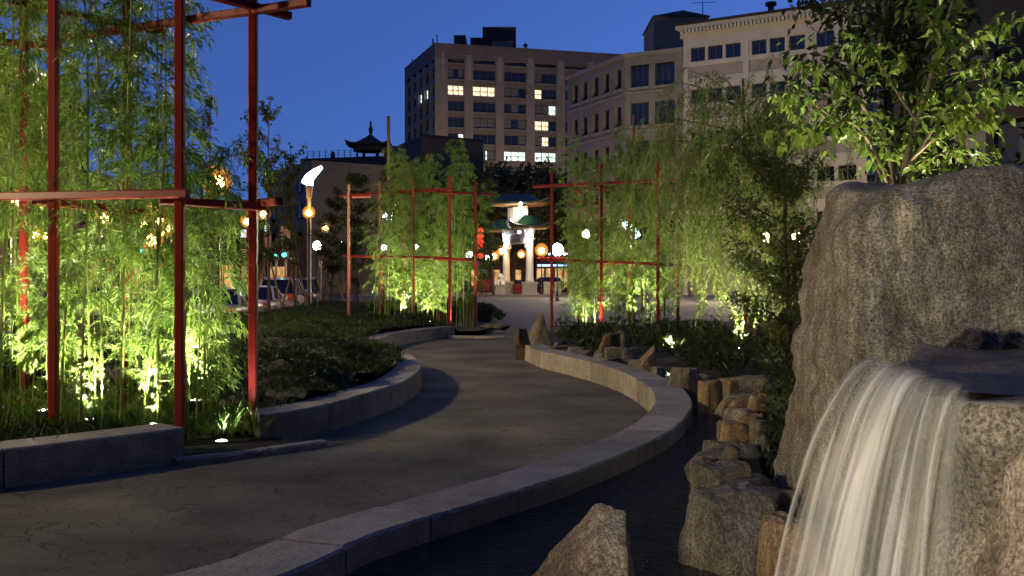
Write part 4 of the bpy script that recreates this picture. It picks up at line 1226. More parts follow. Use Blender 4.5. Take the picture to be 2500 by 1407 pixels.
# ------------------------------------------------------------------ other trees
def tree(name, label, base, H, R_, leafm, seed, nl=900, L=0.16, col_=False, trunk_r=0.06, stakes=0, group=None, crown0=0.35, lw=0.5):
    rr = random.Random(seed)
    root = empty(name, base, label, 'tree', group)
    t = MB(); tp = limb(t, Vector((0, 0, -0.1)), Vector((0, 0, 1)), H, trunk_r, rr, 0, 10, 0.04)
    lv = Leaves(); tips = []
    nb = int(14 + H * 2)
    for k in range(nb):
        q = rr.uniform(crown0, 0.98); p = tp[min(len(tp)-1, int(q * (len(tp)-1) + 0.5))]
        az = rr.uniform(0, 6.283)
        w = R_ * (math.sin(math.pi * min(1, (q - crown0) / (1.02 - crown0) * 0.85 + 0.12)) ** 0.7)
        d = Vector((math.cos(az), math.sin(az), 1.6 if col_ else 0.6)).normalized()
        pts = limb(t, p, d, max(0.3, w * rr.uniform(0.7, 1.25) * (1.5 if col_ else 1.1)), trunk_r * 0.3, rr, 0.02, 5, 0.2)
        tips += [(x, 1) for x in pts[1:]]
    tips += [(x, 0.6) for x in tp[int(len(tp) * crown0):]]
    per = max(4, nl // len(tips))
    for p, w in tips:
        cl = R_ * 0.20
        for _ in range(per):
            q = p + rdir(rr) * cl * rr.random() ** 0.5
            lv.leaf(q, (rdir(rr) + Vector((0, 0, -0.25))).normalized(), rdir(rr), L * rr.uniform(0.6, 1.3), L * lw, 0.2, 0.1)
    t.build('trunk', M['bark'], root, True, world=False)
    o = link('crown', lv.mesh('crown', leafm), root); o['kind'] = 'stuff'
    for s in range(stakes):
        a = rr.uniform(0, 6.28) if s == 0 else a + 6.28 / stakes
        MB().tube([(math.cos(a) * 0.75, math.sin(a) * 0.45, -0.05), (math.cos(a) * 0.10, math.sin(a) * 0.10, 2.1)], 0.032, 6).build('stake', M['stake'], root, True, world=False)
    return root
def ptree(name, label, x, ytop, D, R_, leafm, seed, **kw):
    p = P(x, ytop, D)
    return tree(name, label, (p.x, D, 0.02), p.z - 0.02, R_, leafm, seed, **kw)
g = 'young street trees'
ptree('young_tree', 'slim young tree with side branches right of the nearest corner post', 655, 232, 33, 0.75, M['street_leaf'], 1, nl=1500, L=0.15, col_=True, stakes=3, group=g, crown0=0.28)
ptree('young_tree', 'slim young tree seen just left of the nearest corner post', 508, 250, 36, 0.7, M['street_leaf'], 2, nl=1300, L=0.15, col_=True, stakes=3, group=g)
ptree('young_tree', 'forked young tree left of the curved lamp head', 722, 352, 41, 0.7, M['street_leaf'], 3, nl=1300, L=0.17, col_=True, stakes=3, group=g, crown0=0.3)
ptree('young_tree', 'bushy young tree just right of the tall lamp post', 806, 468, 40, 0.75, M['street_leaf'], 4, nl=1500, L=0.19, stakes=3, group=g, crown0=0.3)
ptree('young_tree', 'bushy young tree at the left post of the middle trellis', 866, 440, 37, 0.8, M['street_leaf'], 5, nl=1700, L=0.19, stakes=3, group=g, crown0=0.3)
ptree('young_tree', 'narrow tree behind the middle bamboo beside the pole', 960, 400, 40, 0.8, M['street_leaf'], 6, nl=1400, L=0.2, stakes=2, group=g, crown0=0.3)
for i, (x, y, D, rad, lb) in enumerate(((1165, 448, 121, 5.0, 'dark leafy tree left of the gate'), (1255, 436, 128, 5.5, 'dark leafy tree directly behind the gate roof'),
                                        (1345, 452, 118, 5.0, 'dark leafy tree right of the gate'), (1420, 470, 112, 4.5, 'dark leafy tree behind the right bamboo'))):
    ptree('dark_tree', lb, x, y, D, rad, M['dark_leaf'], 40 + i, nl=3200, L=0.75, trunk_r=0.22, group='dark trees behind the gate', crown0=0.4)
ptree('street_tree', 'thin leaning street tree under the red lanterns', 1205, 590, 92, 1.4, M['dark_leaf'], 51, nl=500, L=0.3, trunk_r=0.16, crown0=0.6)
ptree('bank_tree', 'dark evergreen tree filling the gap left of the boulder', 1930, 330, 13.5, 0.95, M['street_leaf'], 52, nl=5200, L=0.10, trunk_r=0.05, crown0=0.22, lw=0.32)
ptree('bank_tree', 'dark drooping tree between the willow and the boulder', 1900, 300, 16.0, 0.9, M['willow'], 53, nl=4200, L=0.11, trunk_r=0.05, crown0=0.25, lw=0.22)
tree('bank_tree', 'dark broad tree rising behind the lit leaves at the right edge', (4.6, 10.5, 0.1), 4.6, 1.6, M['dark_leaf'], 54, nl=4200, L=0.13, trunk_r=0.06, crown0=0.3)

# ------------------------------------------------------------------ buildings
class Facade:
    """a wall plane from A to B (plan), with outward normal to the right-hand side of A->B seen from the camera"""
    def __init__(s, A, B, root):
        s.A = Vector(A); s.B = Vector(B); s.d = (s.B - s.A); s.L = s.d.length; s.d.normalize()
        s.n = Vector((s.d.y, -s.d.x)); s.root = root; s.rz = math.atan2(s.d.y, s.d.x)
    def pt(s, u, w, z):
        p = s.A + s.d * u + s.n * w
        return (p.x, p.y, z)
    def u(s, x):
        """where the sight line through picture column x meets this wall"""
        t = (x - 1250) / F      # X = t * Y
        den = s.d.x - t * s.d.y
        return (t * s.A.y - s.A.x) / den
    def z(s, x, y):
        u = s.u(x); p = s.A + s.d * u
        return EYE - (y - HOR) / F * p.y
    def box(s, u0, u1, w0, w1, z0, z1, name, m, mb=None):
        b = mb or MB()
        vs = [s.pt(u0,w1,z0), s.pt(u1,w1,z0), s.pt(u1,w0,z0), s.pt(u0,w0,z0), s.pt(u0,w1,z1), s.pt(u1,w1,z1), s.pt(u1,w0,z1), s.pt(u0,w0,z1)]
        b.add(vs, [(0,3,2,1),(4,5,6,7),(0,1,5,4),(1,2,6,5),(2,3,7,6),(3,0,4,7)])
        if mb is None: return b.build(name, m, s.root)
    def place(s, name, me, u, w, z):
        p = s.pt(u, w, z); r0 = s.root.location
        return link(name, me, s.root, (p[0]-r0[0], p[1]-r0[1], p[2]-r0[2]), s.rz)

_wm = {}
def window_meshes(w, h, cols, rail, fm, key):
    if key in _wm: return _wm[key]
    t = min(0.14, w * 0.05)
    f = MB()
    f.box(0, w, -0.10, 0.06, 0, t); f.box(0, w, -0.10, 0.06, h - t, h)
    f.box(0, t, -0.098, 0.058, t, h - t); f.box(w - t, w, -0.098, 0.058, t, h - t)
    cw = (w - 2 * t) / cols
    for i in range(1, cols): f.box(t + cw*i - t*0.7, t + cw*i + t*0.7, -0.096, 0.056, t, h - t)
    if rail:
        f.box(t, w - t, -0.07, 0.03, h * 0.5 - t * 0.35, h * 0.5 + t * 0.35)
    fr = make_mesh('window', f.v, f.f, fm)
    panes = {}
    for k in ('glass', 'blind', 'warm_room', 'white_room'):
        b = MB(); b.box(0, cw - t * 0.2, 0, 0.03, 0, h - 2 * t)
        panes[k] = make_mesh('pane', b.v, b.f, M[k])
    _wm[key] = (fr, panes, cw, t, cols)
    return _wm[key]
def window(fc, u, z, w, h, cols, rail, fm, key, lit=None, wdep=-0.35):
    fr, panes, cw, t, n = window_meshes(w, h, cols, rail, fm, key)
    o = fc.place('window', fr, u, wdep, z)
    for i in range(n):
        k = (lit or {}).get(i, 'glass')
        link('pane', panes[k], o, (t + cw * i + t * 0.1, -0.03, t))
    return o

rw_ = random.Random(99)
# --- tan office building
Ac = P(1062, 0, 237).xy; Bl = P(988, 0, 266).xy; Br = P(1540, 0, 250).xy
tan = empty('office_building', (Ac.x, Ac.y, -0.3), 'tall tan brick office building with rows of lit windows', 'building')
fr_ = Facade(Ac, Br, tan); fl_ = Facade(Bl, Ac, tan)
Ztop = EYE + (HOR - 108) / F * 237
core = MB().prism([Ac + fr_.d * 0.9 + fl_.d * -0.9, Br + (fl_.d * -0.9), Br - fl_.d * 30, Bl + fr_.d * 0.9], -0.3, Ztop - 1.0)
core.build('wall', M['tan_dark'], tan)
rows_z = [fr_.z(1160, 131.6 + 39.1 * k) for k in range(9)]          # heads of the windows
WH = 24.2 / F * 239
bays = [(1093.6, 1133.6), (1155, 1210), (1231, 1285), (1306, 1359), (1380, 1432), (1455, 1505)]
ub = [(fr_.u(a), fr_.u(b)) for a, b in bays]
prev = 0.0
for i, (a, b) in enumerate(ub):
    fr_.box(prev, a, -1.2, 0.0, -0.3, Ztop - 3.3, 'pier', M['tan'])
    # paler terracotta upper part of the pier
    zc = rows_z[2] + 1.2
    if i: fr_.box(prev + 0.5, a - 0.5, 0.0, 0.10, zc, rows_z[0] - 0.4, 'pier_cap', M['tan_pale'])
    else: fr_.box(prev + 1.6, a - 0.9, 0.0, 0.10, zc, rows_z[0] - 0.2, 'pier_cap', M['tan_pale'])
    prev = b
fr_.box(prev, fr_.L, -1.2, 0.0, -0.3, Ztop - 3.3, 'pier', M['tan'])
fr_.box(0, fr_.L, -1.3, 0.02, Ztop - 3.3, Ztop, 'parapet', M['tan_dark'])
fr_.box(0, fr_.L, -1.5, 0.14, Ztop, Ztop + 0.35, 'coping', M['tan_dark'])
lit = {(0, 2): {0: 'warm_room', 1: 'warm_room', 2: 'warm_room'}, (1, 2): {0: 'warm_room', 1: 'warm_room', 2: 'warm_room'},
       (3, 2): {0: 'warm_room'}, (3, 3): {0: 'blind', 1: 'blind', 2: 'white_room'}, (3, 4): {0: 'warm_room', 1: 'warm_room'}, (0, 5): {2: 'white_room'},
       (3, 5): {0: 'blind', 1: 'warm_room'}, (0, 6): {2: 'white_room'}, (1, 6): {0: 'white_room', 1: 'white_room', 2: 'blind'},
       (2, 6): {0: 'white_room', 1: 'white_room', 2: 'white_room'}, (3, 6): {0: 'white_room', 1: 'white_room', 2: 'white_room'}}
for bi, (a, b) in enumerate(ub):
    zb = rows_z[0]
    for k in range(9):
        top = rows_z[k]; bot = top - WH
        w = b - a - 0.02
        ld = dict(lit.get((bi, k), {}))
        if not ld:
            for q in range(3):
                if rw_.random() < 0.3: ld[q] = 'blind'
        window(fr_, a + 0.01, bot, w, WH, 3, True, M['frame'], 'tan%d' % bi, ld, -0.75)
        nxt = rows_z[k+1] if k < 8 else bot - 20
        fr_.box(a, b, -1.1, -0.30, nxt, bot, 'spandrel', M['tan_dark'])
        fr_.box(a + 0.05, b - 0.05, -0.30, -0.12, bot - 0.28, bot - 0.02, 'sill', M['tan'])
    fr_.box(a, b, -1.1, -0.25, rows_z[0], Ztop - 3.3, 'spandrel', M['tan_dark'])
# left face: five bays
nb = 5; bw_ = fl_.L / nb
for i in range(nb):
    fl_.box(i * bw_, i * bw_ + 2.0, -1.2, 0.0, -0.3, Ztop - 3.31, 'pier', M['tan'])
    a, b = i * bw_ + 2.0, (i + 1) * bw_
    for k in range(9):
        top = rows_z[k] + 0.2; bot = top - WH
        ld = {}
        if (i, k) in ((0, 2), (1, 2), (3, 2), (2, 2), (4, 2), (1, 4), (1, 3), (2, 5), (1, 5), (0, 5)):
            ld = {q: 'white_room' for q in range(3) if rw_.random() < 0.6}
        window(fl_, a + 0.01, bot, b - a - 0.02, WH, 3, True, M['frame'], 'tanl', ld, -0.75)
        nxt = rows_z[k+1] + 0.2 if k < 8 else bot - 20
        fl_.box(a, b, -1.1, -0.30, nxt, bot, 'spandrel', M['tan'])
    fl_.box(a, b, -1.1, -0.25, rows_z[0] + 0.2, Ztop - 3.31, 'spandrel', M['tan'])
fl_.box(0, fl_.L - 0.02, -1.3, 0.015, Ztop - 3.31, Ztop - 0.01, 'parapet', M['tan_dark'])
fl_.box(0, fl_.L - 0.02, -1.5, 0.13, Ztop - 0.01, Ztop + 0.34, 'coping', M['tan_dark'])
def roofbox(root, x0, x1, ytop, D, dep, ybot, m, name):
    a, b = P(x0, ytop, D), P(x1, ytop, D); c = P(x0, ybot, D)
    MB().box(a.x, b.x, D, D + dep, c.z, a.z).build(name, m, root)
roofbox(tan, 1178, 1260, 66, 246, 16, 112, M['dark'], 'penthouse')
roofbox(tan, 1148, 1190, 92, 244, 5, 112, M['dark'], 'penthouse')
roofbox(tan, 1108, 1137, 86, 248, 9, 112, M['dark'], 'penthouse')
roofbox(tan, 1202, 1252, 101, 243, 4, 114, M['concrete'], 'plant_box')
MB().tube([P(1067, 108, 240), P(1067, 85, 240)], 0.14, 6).build('vent_pipe', M['dark'], tan)
MB().tube([P(1057, 112, 242), P(1057, 95, 242)], 0.2, 6).build('vent_pipe', M['dark'], tan)
MB().tube([P(1006, 158, 262), P(1006, 144, 262)], 0.16, 6).build('vent_pipe', M['dark'], tan)
MB().lathe([(0.3, 0), (0.3, 1.0), (0.75, 1.0), (0.1, 1.7)], P(1283, 122, 246), 10).build('roof_vent', M['dark'], tan)

# --- grey limestone building
C0, C1, C2 = P(1385, 0, 109).xy, P(1526, 0, 98).xy, P(1668, 0, 95.2).xy
grey = empty('limestone_building', (C1.x, C1.y, -0.3), 'grey limestone building with an angled corner and tall sash windows', 'building')
f1, f2 = Facade(C0, C1, grey), Facade(C1, C2, grey)
zt = EYE + (HOR - 133) / F * 98
MB().prism([C0 - f1.n * 1.0, C1 - f1.n * 1.0, C2 - f2.n * 1.0, C2 - f2.n * 16, C0 - f1.n * 16], -0.3, zt - 0.4).build('wall', M['greyb'], grey)
W1 = [(1397, 1411), (1419, 1434), (1446, 1461), (1472, 1487), (1501, 1517)]
W2 = [(1539, 1584), (1599, 1647)]
def dress(fc, cols, heads, hh, ncol, zt, key, floor=-0.3, trim=M['greyb_trim'], body=M['greyb']):
    us = [(fc.u(a), fc.u(b)) for a, b in cols]
    prev = 0.0
    for a, b in us:
        fc.box(prev, a, -0.95, 0.0, floor, zt - 1.2, 'pier', body); prev = b
    fc.box(prev, fc.L, -0.95, 0.0, floor, zt - 1.2, 'pier', body)
    for i, (a, b) in enumerate(us):
        z1 = zt - 1.2
        for k, hd in enumerate(heads):
            fc.box(a, b, -0.9, -0.06, hd, z1, 'spandrel', body)
            window(fc, a + 0.005, hd - hh, b - a - 0.01, hh, ncol, True, M['frame'], key + str(i), None, -0.45)
            fc.box(a - 0.1, b + 0.1, -0.06, 0.14, hd - hh - 0.24, hd - hh - 0.003, 'sill', trim)
            z1 = hd - hh - 0.24
        fc.box(a, b, -0.9, -0.06, floor, z1, 'spandrel', body)
    fc.box(0, fc.L, -0.95, 0.05, zt - 1.2, zt - 0.35, 'frieze', body)
    fc.box(0, fc.L, -1.0, 0.30, zt - 0.35, zt, 'cornice', trim)
hh = 47 / F * 104
h1 = [f1.z(1404, 208) - 3.74 * k for k in range(5)]
dress(f1, W1, h1, 2.05, 1, zt, 'g1')
h2 = [f2.z(1560, 157) - 3.74 * k for k in range(5)]
dress(f2, W2, h2, 2.25, 3, zt + 0.003, 'g2')
for k in range(4):
    zz = h2[k] - 2.25 - 0.62
    f2.box(0.02, f2.L - 0.02, 0.0, 0.09, zz, zz + 0.22, 'string_course', M['greyb_trim'])
    f1.box(0.02, f1.L - 0.02, 0.0, 0.09, zz - 0.05, zz + 0.17, 'string_course', M['greyb_trim'])
pa, pb = P(1597, 40, 103), P(1668, 40, 103)
MB().box(pa.x, pb.x + 2.6, 103, 111, zt - 1, pa.z).build('stair_tower', M['concrete'], grey)
pk = P(1668, 24, 104)
rb = MB(); rb.add([(pa.x - 0.2, 102.8, pa.z), (pb.x + 2.8, 102.8, pa.z), (pb.x + 2.8, 111.2, pa.z), (pa.x - 0.2, 111.2, pa.z), (pk.x, 104.2, pk.z), (pk.x, 110, pk.z)],
                  [(0, 1, 4), (1, 2, 5, 4), (2, 3, 5), (3, 0, 4, 5), (3, 2, 1, 0)])
rb.build('tower_roof', M['dark'], grey)

# --- cream building with the bracketed cornice
D0, D1 = P(1669, 0, 95).xy, P(2118, 0, 86.4).xy
cream = empty('cream_building', (D0.x, D0.y, -0.3), 'cream painted building with a bracketed cornice and paired dark windows', 'building')
fw = Facade(D0, D1, cream)
zr = fw.z(1669, 66)
MB().prism([D0 - fw.n * 0.8, D1 - fw.n * 0.8, D1 - fw.n * 15, D0 - fw.n * 15], -0.3, zr - 0.3).build('wall', M['whiteb_panel'], cream)
groups = [[(1686, 1721), (1728, 1764), (1771, 1808)], [(1835, 1871), (1879, 1916), (1926, 1965)], [(1993, 2037), (2046, 2091)]]
hd0 = fw.z(1700, 116); wh = 35 / F * 93
heads = [hd0 - 3.98 * k for k in range(5)]
prev = 0.0
for gi, grp in enumerate(groups):
    ua, ub_ = fw.u(grp[0][0]), fw.u(grp[-1][1])
    fw.box(prev, ua - 0.25, -0.8, 0.10, -0.3, zr - 2.0, 'pilaster', M['whiteb']); prev = ub_ + 0.25
    for k, hd in enumerate(heads):
        fw.box(ua - 0.25, ub_ + 0.25, -0.75, 0.0, hd, hd + (1.1 if k else zr - 2.0 - hd), 'lintel', M['whiteb'])
        fw.box(ua - 0.25, ub_ + 0.25, -0.75, 0.0, hd - wh - 0.45, hd - wh, 'sill', M['whiteb'])
        fw.box(ua - 0.25, ub_ + 0.25, -0.75, -0.10, hd - 3.98 + 1.1, hd - wh - 0.45, 'panel', M['whiteb_panel'])
        pu = ua - 0.25
        for (a, b) in grp:
            u0, u1 = fw.u(a), fw.u(b)
            fw.box(pu, u0, -0.7, -0.02, hd - wh, hd, 'mullion', M['whiteb']); pu = u1
            window(fw, u0 + 0.005, hd - wh, u1 - u0 - 0.01, wh, 2, False, M['framew'], 'c%d%d' % (gi, grp.index((a, b))), None, -0.3)
        fw.box(pu, ub_ + 0.25, -0.7, -0.02, hd - wh, hd, 'mullion', M['whiteb'])
fw.box(prev, fw.L, -0.8, 0.10, -0.3, zr - 2.0, 'pilaster', M['whiteb'])
fw.box(0, fw.L, -0.8, 0.06, zr - 2.0, zr - 1.15, 'frieze', M['whiteb'])
fw.box(-0.25, fw.L + 0.1, -0.8, 0.28, zr - 1.15, zr - 0.92, 'moulding', M['whiteb'])
fw.box(-0.45, fw.L + 0.1, -0.8, 1.0, zr - 0.42, zr - 0.12, 'cornice', M['whiteb'])
fw.box(-0.55, fw.L + 0.1, -0.9, 1.15, zr - 0.12, zr + 0.12, 'gutter', M['dark'])
fw.box(-0.2, fw.L + 0.05, -0.8, 0.40, zr - 0.92, zr - 0.42, 'bed_mould', M['whiteb'])
bk = MB(); bk.box(-0.11, 0.11, -0.5, 0, 0, 0.36); bm_ = make_mesh('bracket', bk.v, bk.f, M['whiteb'])
for k in range(46):
    u = 0.15 + k * (fw.L - 0.3) / 45
    fw.place('bracket', bm_, u, 0.40, zr - 0.80)
MB().lathe([(0.3, 0), (0.3, 0.7), (0.55, 0.7), (0.55, 1.0), (0.1, 1.1)], P(1882, 32, 96), 8).build('chimney_pot', M['dark'], cream)
an = empty('antenna', P(1716, 45, 99), 'thin television antenna on the roof left of the cream cornice', 'antenna')
p0 = P(1716, 45, 99); p1 = P(1716, 3, 99)
MB().tube([p0, p1], 0.05, 5).build('mast', M['black'], an)
am = MB(); am.tube([P(1690, 8, 99), P(1747, 5, 99)], 0.03, 4)
for x in (1694, 1703, 1712, 1722, 1733, 1743): am.tube([P(x, 7 - (x-1690)*0.05, 98.6), P(x, 7 - (x-1690)*0.05, 99.4)], 0.025, 4)
am.build('boom', M['black'], an)

# --- dark building at the right edge
dk = empty('dark_building', P(2330, 0, 46).xy.to_3d() + Vector((0, 0, -0.3)), 'unlit dark building filling the right edge behind the tree', 'building')
a, b = P(2148, -300, 60), P(2700, -300, 46)
fd = Facade(P(2148, 0, 60).xy, P(2760, 0, 47).xy, dk)
fd.box(0, fd.L, -12, 0, -0.3, 26, 'wall', M['dark'])
def fpan(x0, x1, y0, y1, m, nm, w=0.12):
    u0, u1 = fd.u(x0), fd.u(x1); fd.box(u0, u1, 0.0, w, fd.z((x0+x1)/2, y1), fd.z((x0+x1)/2, y0), nm, m)
fpan(2206, 2254, 72, 150, M['concrete'], 'panel')
fpan(2312, 2418, 120, 200, M['concrete'], 'panel')
fpan(2330, 2418, 300, 440, M['greyb'], 'panel'); fpan(2440, 2640, 292, 450, M['greyb'], 'panel')
fpan(2120 + 30, 2166, 70, 420, M['frame'], 'pilaster', 0.3)
fpan(2330, 2640, 252, 290, M['dark2'], 'ledge', 0.6)
fpan(2418.5, 2439, 130, 560, M['dark'], 'column', 0.4)
lp = fd.pt(fd.u(2384), 0.25, fd.z(2384, 379))
MB().ball(lp, 0.11).build('wall_lamp', M['cool'], dk)

# --- street-side blocks on the left and background blocks
b1 = empty('corner_building', P(700, 0, 118).xy.to_3d() + Vector((0, 0, -0.3)), 'grey rendered building with a sloping parapet behind the traffic lights', 'building')
fb = Facade(P(655, 0, 124).xy, P(762, 0, 112).xy, b1)
fb.box(0, fb.L, -14, 0, -0.3, fb.z(700, 408), 'wall', M['concrete'])
for k in range(4):
    for q in range(3):
        u0 = fb.L * (0.12 + 0.3 * q); z0 = 2.2 + 3.1 * k
        if k: window(fb, u0, z0, 1.3, 1.7, 1, True, M['frame'], 'cb', None, 0.12)
fb.box(0.2, fb.L * 0.42, 0.0, 0.12, 0.3, 3.0, 'shop_front', M['shop'])
b2 = empty('roof_terrace_building', P(850, 0, 150).xy.to_3d() + Vector((0, 0, -0.3)), 'black silhouetted building carrying a roof terrace and pavilion', 'building')
ft = Facade(P(733, 0, 150).xy, P(962, 0, 146).xy, b2)
zt2 = ft.z(840, 384)
ft.box(0, ft.L, -18, 0, -0.3, zt2, 'wall', M['dark'])
for k in range(6):
    for q in range(7):
        window(ft, 1.0 + q * 1.9, 2.5 + k * 2.6, 1.1, 1.5, 1, True, M['frame'], 'tb', None, 0.12)
ub0, ub1 = ft.u(746), ft.u(868)
for k in range(9):
    u = ub0 + (ub1 - ub0) * k / 8
    p = ft.pt(u, -0.5, zt2); MB().tube([p, (p[0], p[1], zt2 + 1.15)], 0.06, 5).build('railing_post', M['black'], b2)
rl = MB()
for h in (0.45, 0.8, 1.12): rl.tube([ft.pt(ub0, -0.5, zt2 + h), ft.pt(ub1, -0.5, zt2 + h)], 0.022, 4)
rl.build('railing', M['black'], b2)
ps = ft.pt(ft.u(804), -1.2, zt2); MB().ball((ps[0], ps[1], zt2 + 0.5), 0.55, sc3=(0.7, 0.7, 1.1)).build('roof_vent', M['dark'], b2)

def chinese_roof(mb, c, w, d, h, lift=0.6, over=0.12, thick=0.18, n=16, rz=0.0, ridge=0.35):
    """hipped roof with concave slopes and upturned corners; c = centre of the eaves"""
    grid = []
    for j in range(n + 1):
        row = []
        for i in range(n + 1):
            x = (i / n * 2 - 1); y = (j / n * 2 - 1)
            ax = max(0.0, (abs(x) - ridge) / (1 - ridge)); m = max(ax, abs(y))
            z = h * (1 - m) ** 1.7 if m < 1 else 0
            z += lift * (abs(x) ** 4) * (abs(y) ** 4) + lift * 0.25 * m ** 8 * max(abs(x) ** 3, abs(y) ** 3)
            row.append((x * w / 2, y * d / 2, z))
        grid.append(row)
    ca, sa = math.cos(rz), math.sin(rz)
    def tr(p, dz=0): return (c[0] + p[0]*ca - p[1]*sa, c[1] + p[0]*sa + p[1]*ca, c[2] + p[2] + dz)
    v = [tr(p) for row in grid for p in row]; N = n + 1
    v += [tr((p[0], p[1], p[2] * 0.92), -thick) for row in grid for p in row]
    f = []
    for j in range(n):
        for i in range(n):
            a = j*N+i; f.append((a, a+1, a+N+1, a+N)); b = a + N*N; f.append((b, b+N, b+N+1, b+1))
    for i in range(n):
        for a, b in (((0)*N+i, i+1), (n*N+i+1, n*N+i), ((i+1)*N, i*N), (i*N+n, (i+1)*N+n)):
            f.append((b, a, a + N*N, b + N*N))
    mb.add(v, f)

pv = empty('roof_pavilion', P(905, 384, 149), 'chinese pavilion with an upturned roof on the dark roof terrace', 'pavilion')
z_e = P(905, 358, 149).z; rp_ = MB(); chinese_roof(rp_, (P(905, 0, 149).x, 149, z_e), 6.6, 6.6, 1.95, 0.5, n=14, ridge=0.0); rp_.build('roof', M['dark'], pv, True)
px_ = P(905, 0, 149).x
MB().lathe([(2.6, -0.75), (2.6, -0.1), (2.2, 0.0)], (px_, 149, z_e), 8).build('eave_beam', M['dark2'], pv)
MB().lathe([(0.12, 0), (0.25, 0.25), (0.34, 0.8), (0.2, 1.25), (0.1, 1.5), (0.18, 1.7), (0.06, 2.1)], (px_, 149, z_e + 1.75), 10).build('finial', M['dark'], pv, True)
for k in range(6):
    t = k * math.pi / 3 + 0.2
    x, y = px_ + 2.0 * math.cos(t), 149 + 2.0 * math.sin(t)
    MB().tube([(x, y, zt2), (x, y, z_e - 0.2)], 0.16, 7).build('column', M['dark'], pv)

b3 = empty('low_brown_building', P(1040, 0, 135).xy.to_3d() + Vector((0, 0, -0.3)), 'low dark brown building in front of the tan office block', 'building')
A3, B3, C3 = P(940, 0, 150).xy, P(1028, 0, 134).xy, P(1180, 0, 140).xy
f31, f32 = Facade(A3, B3, b3), Facade(B3, C3, b3)
z3 = f31.z(1027, 332)
MB().prism([A3, B3, C3, C3 + Vector((0, 12)), A3 + Vector((0, 12))], -0.3, z3).build('wall', M['dark2'], b3)
for q in range(3):
    f31.box(1.6 + q * 1.6, 1.75 + q * 1.6, 0, 0.15, 6, z3 - 0.3, 'downpipe', M['concrete'])
f32.box(0, f32.L, -0.4, 0.15, z3, z3 + 0.25, 'coping', M['dark'])
b4 = empty('far_left_building', (-34, 62, -0.3), 'dim grey building seen through the near bamboo at the left edge', 'building')
A4, B4 = P(-160, 0, 44).xy, P(196, 0, 66).xy
f4 = Facade(A4, B4, b4); z4 = f4.z(120, 190)
f4.box(0, f4.L, -14, 0, -0.3, z4, 'wall', M['concrete'])
for k in range(4):
    for q in range(7): window(f4, 2 + q * 3.3, 2.0 + k * 3.1, 1.5, 1.9, 1, True, M['frame'], 'lb', {0: 'warm_room'} if (k == 0 and q in (1, 2)) else None, 0.12)
b5 = empty('shop_building', (-36, 90, -0.3), 'row of low shops across the street with glowing fronts', 'building')
f5 = Facade(P(200, 0, 66.5).xy, P(652, 0, 126).xy, b5); 
f5.box(0, f5.L, -10, 0, -0.3, 9.0, 'wall', M['concrete'])
for q in range(14):
    u0 = 1.5 + q * (f5.L - 3) / 14
    f5.box(u0, u0 + (f5.L - 3) / 14 - 0.9, 0.0, 0.12, 0.4, 3.0, 'shop_front', M['shop'] if q % 3 != 1 else M['dark2'])
    window(f5, u0 + 0.6, 4.4, 1.6, 1.9, 1, True, M['frame'], 'sb', {0: 'warm_room'} if q % 4 == 0 else None, 0.12)
f5.box(0.5, f5.L - 0.5, 0, 0.8, 3.2, 3.7, 'fascia', M['dark2'])
# shops behind the gate
b6 = empty('neon_shop', (P(1365, 0, 128).x, 128, -0.3), 'shop with blue neon lights and orange lit windows right of the gate', 'building')
x0, x1 = P(1308, 0, 128).x, P(1420, 0, 128).x
MB().box(x0, x1, 128, 138, -0.3, 6.5).build('wall', M['dark2'], b6)
for q in range(5):
    w = (x1 - x0) / 5; MB().box(x0 + q*w + 0.12, x0 + (q+1)*w - 0.12, 127.85, 128, 0.4, 2.9).build('shop_front', M['shop'], b6)
MB().box(x0, x1, 127.3, 128, 3.1, 4.9).build('fascia', M['dark'], b6)
for q in range(12):
    x = x0 + 0.3 + q * (x1 - x0 - 0.6) / 11
    MB().ball((x, 127.2, 4.75), 0.20, 8, 5).build('neon_bulb', M['neon_white'] if q % 3 else M['neon_blue'], b6)
MB().box(x0 + 0.2, x1 - 0.2, 127.15, 127.28, 3.15, 3.35).build('neon_tube', M['neon_blue'], b6)
MB().box(x0 + 0.2, x1 - 0.2, 127.15, 127.28, 4.15, 4.3).build('neon_tube', M['red_glow'], b6)
b7 = empty('restaurant', (P(1200, 0, 130).x, 130, -0.3), 'dim restaurant with small warm windows seen through the gate', 'building')
x0, x1 = P(1120, 0, 130).x, P(1304, 0, 130).x
MB().box(x0, x1, 130, 140, -0.3, 9).build('wall', M['dark2'], b7)
for q in range(7):
    w = (x1 - x0) / 7; MB().box(x0 + q*w + 0.25, x0 + (q+1)*w - 0.25, 129.85, 130, 0.6, 2.7).build('shop_front', M['shop'] if q % 2 else M['glass'], b7)

# the blocks that close the park behind and beside the viewer
rear = empty('rear_block', (0, -34, -0.3), 'tall dark city block behind the viewer', 'building')
fq = Facade((70, -34), (-70, -34), rear)
fq.box(0, fq.L, -14, 0, -0.3, 34, 'wall', M['dark2'])
side_b = empty('side_block', (44, 8, -0.3), 'tall dark city block along the right side of the park', 'building')
fq2 = Facade((40, 44), (46, -34), side_b)
fq2.box(0, fq2.L - 0.5, -12, 0, -0.3, 30, 'wall', M['dark2'])
left_b = empty('left_block', (-30, -4, -0.3), 'dark city block across the street at the left of the viewer', 'building')
fq3 = Facade((-27, -33), (-25, 30), left_b)
fq3.box(0, fq3.L, -12, 0, -0.3, 22, 'wall', M['dark2'])
for fc_, nn, hh_ in ((fq, 26, 9), (fq2, 15, 8), (fq3, 12, 6)):
    for k in range(hh_):
        for q in range(nn):
            window(fc_, 1.5 + q * (fc_.L - 3) / nn, 2.0 + k * 3.4, 1.8, 2.0, 1, True, M['frame'], 'blk', None, 0.12)

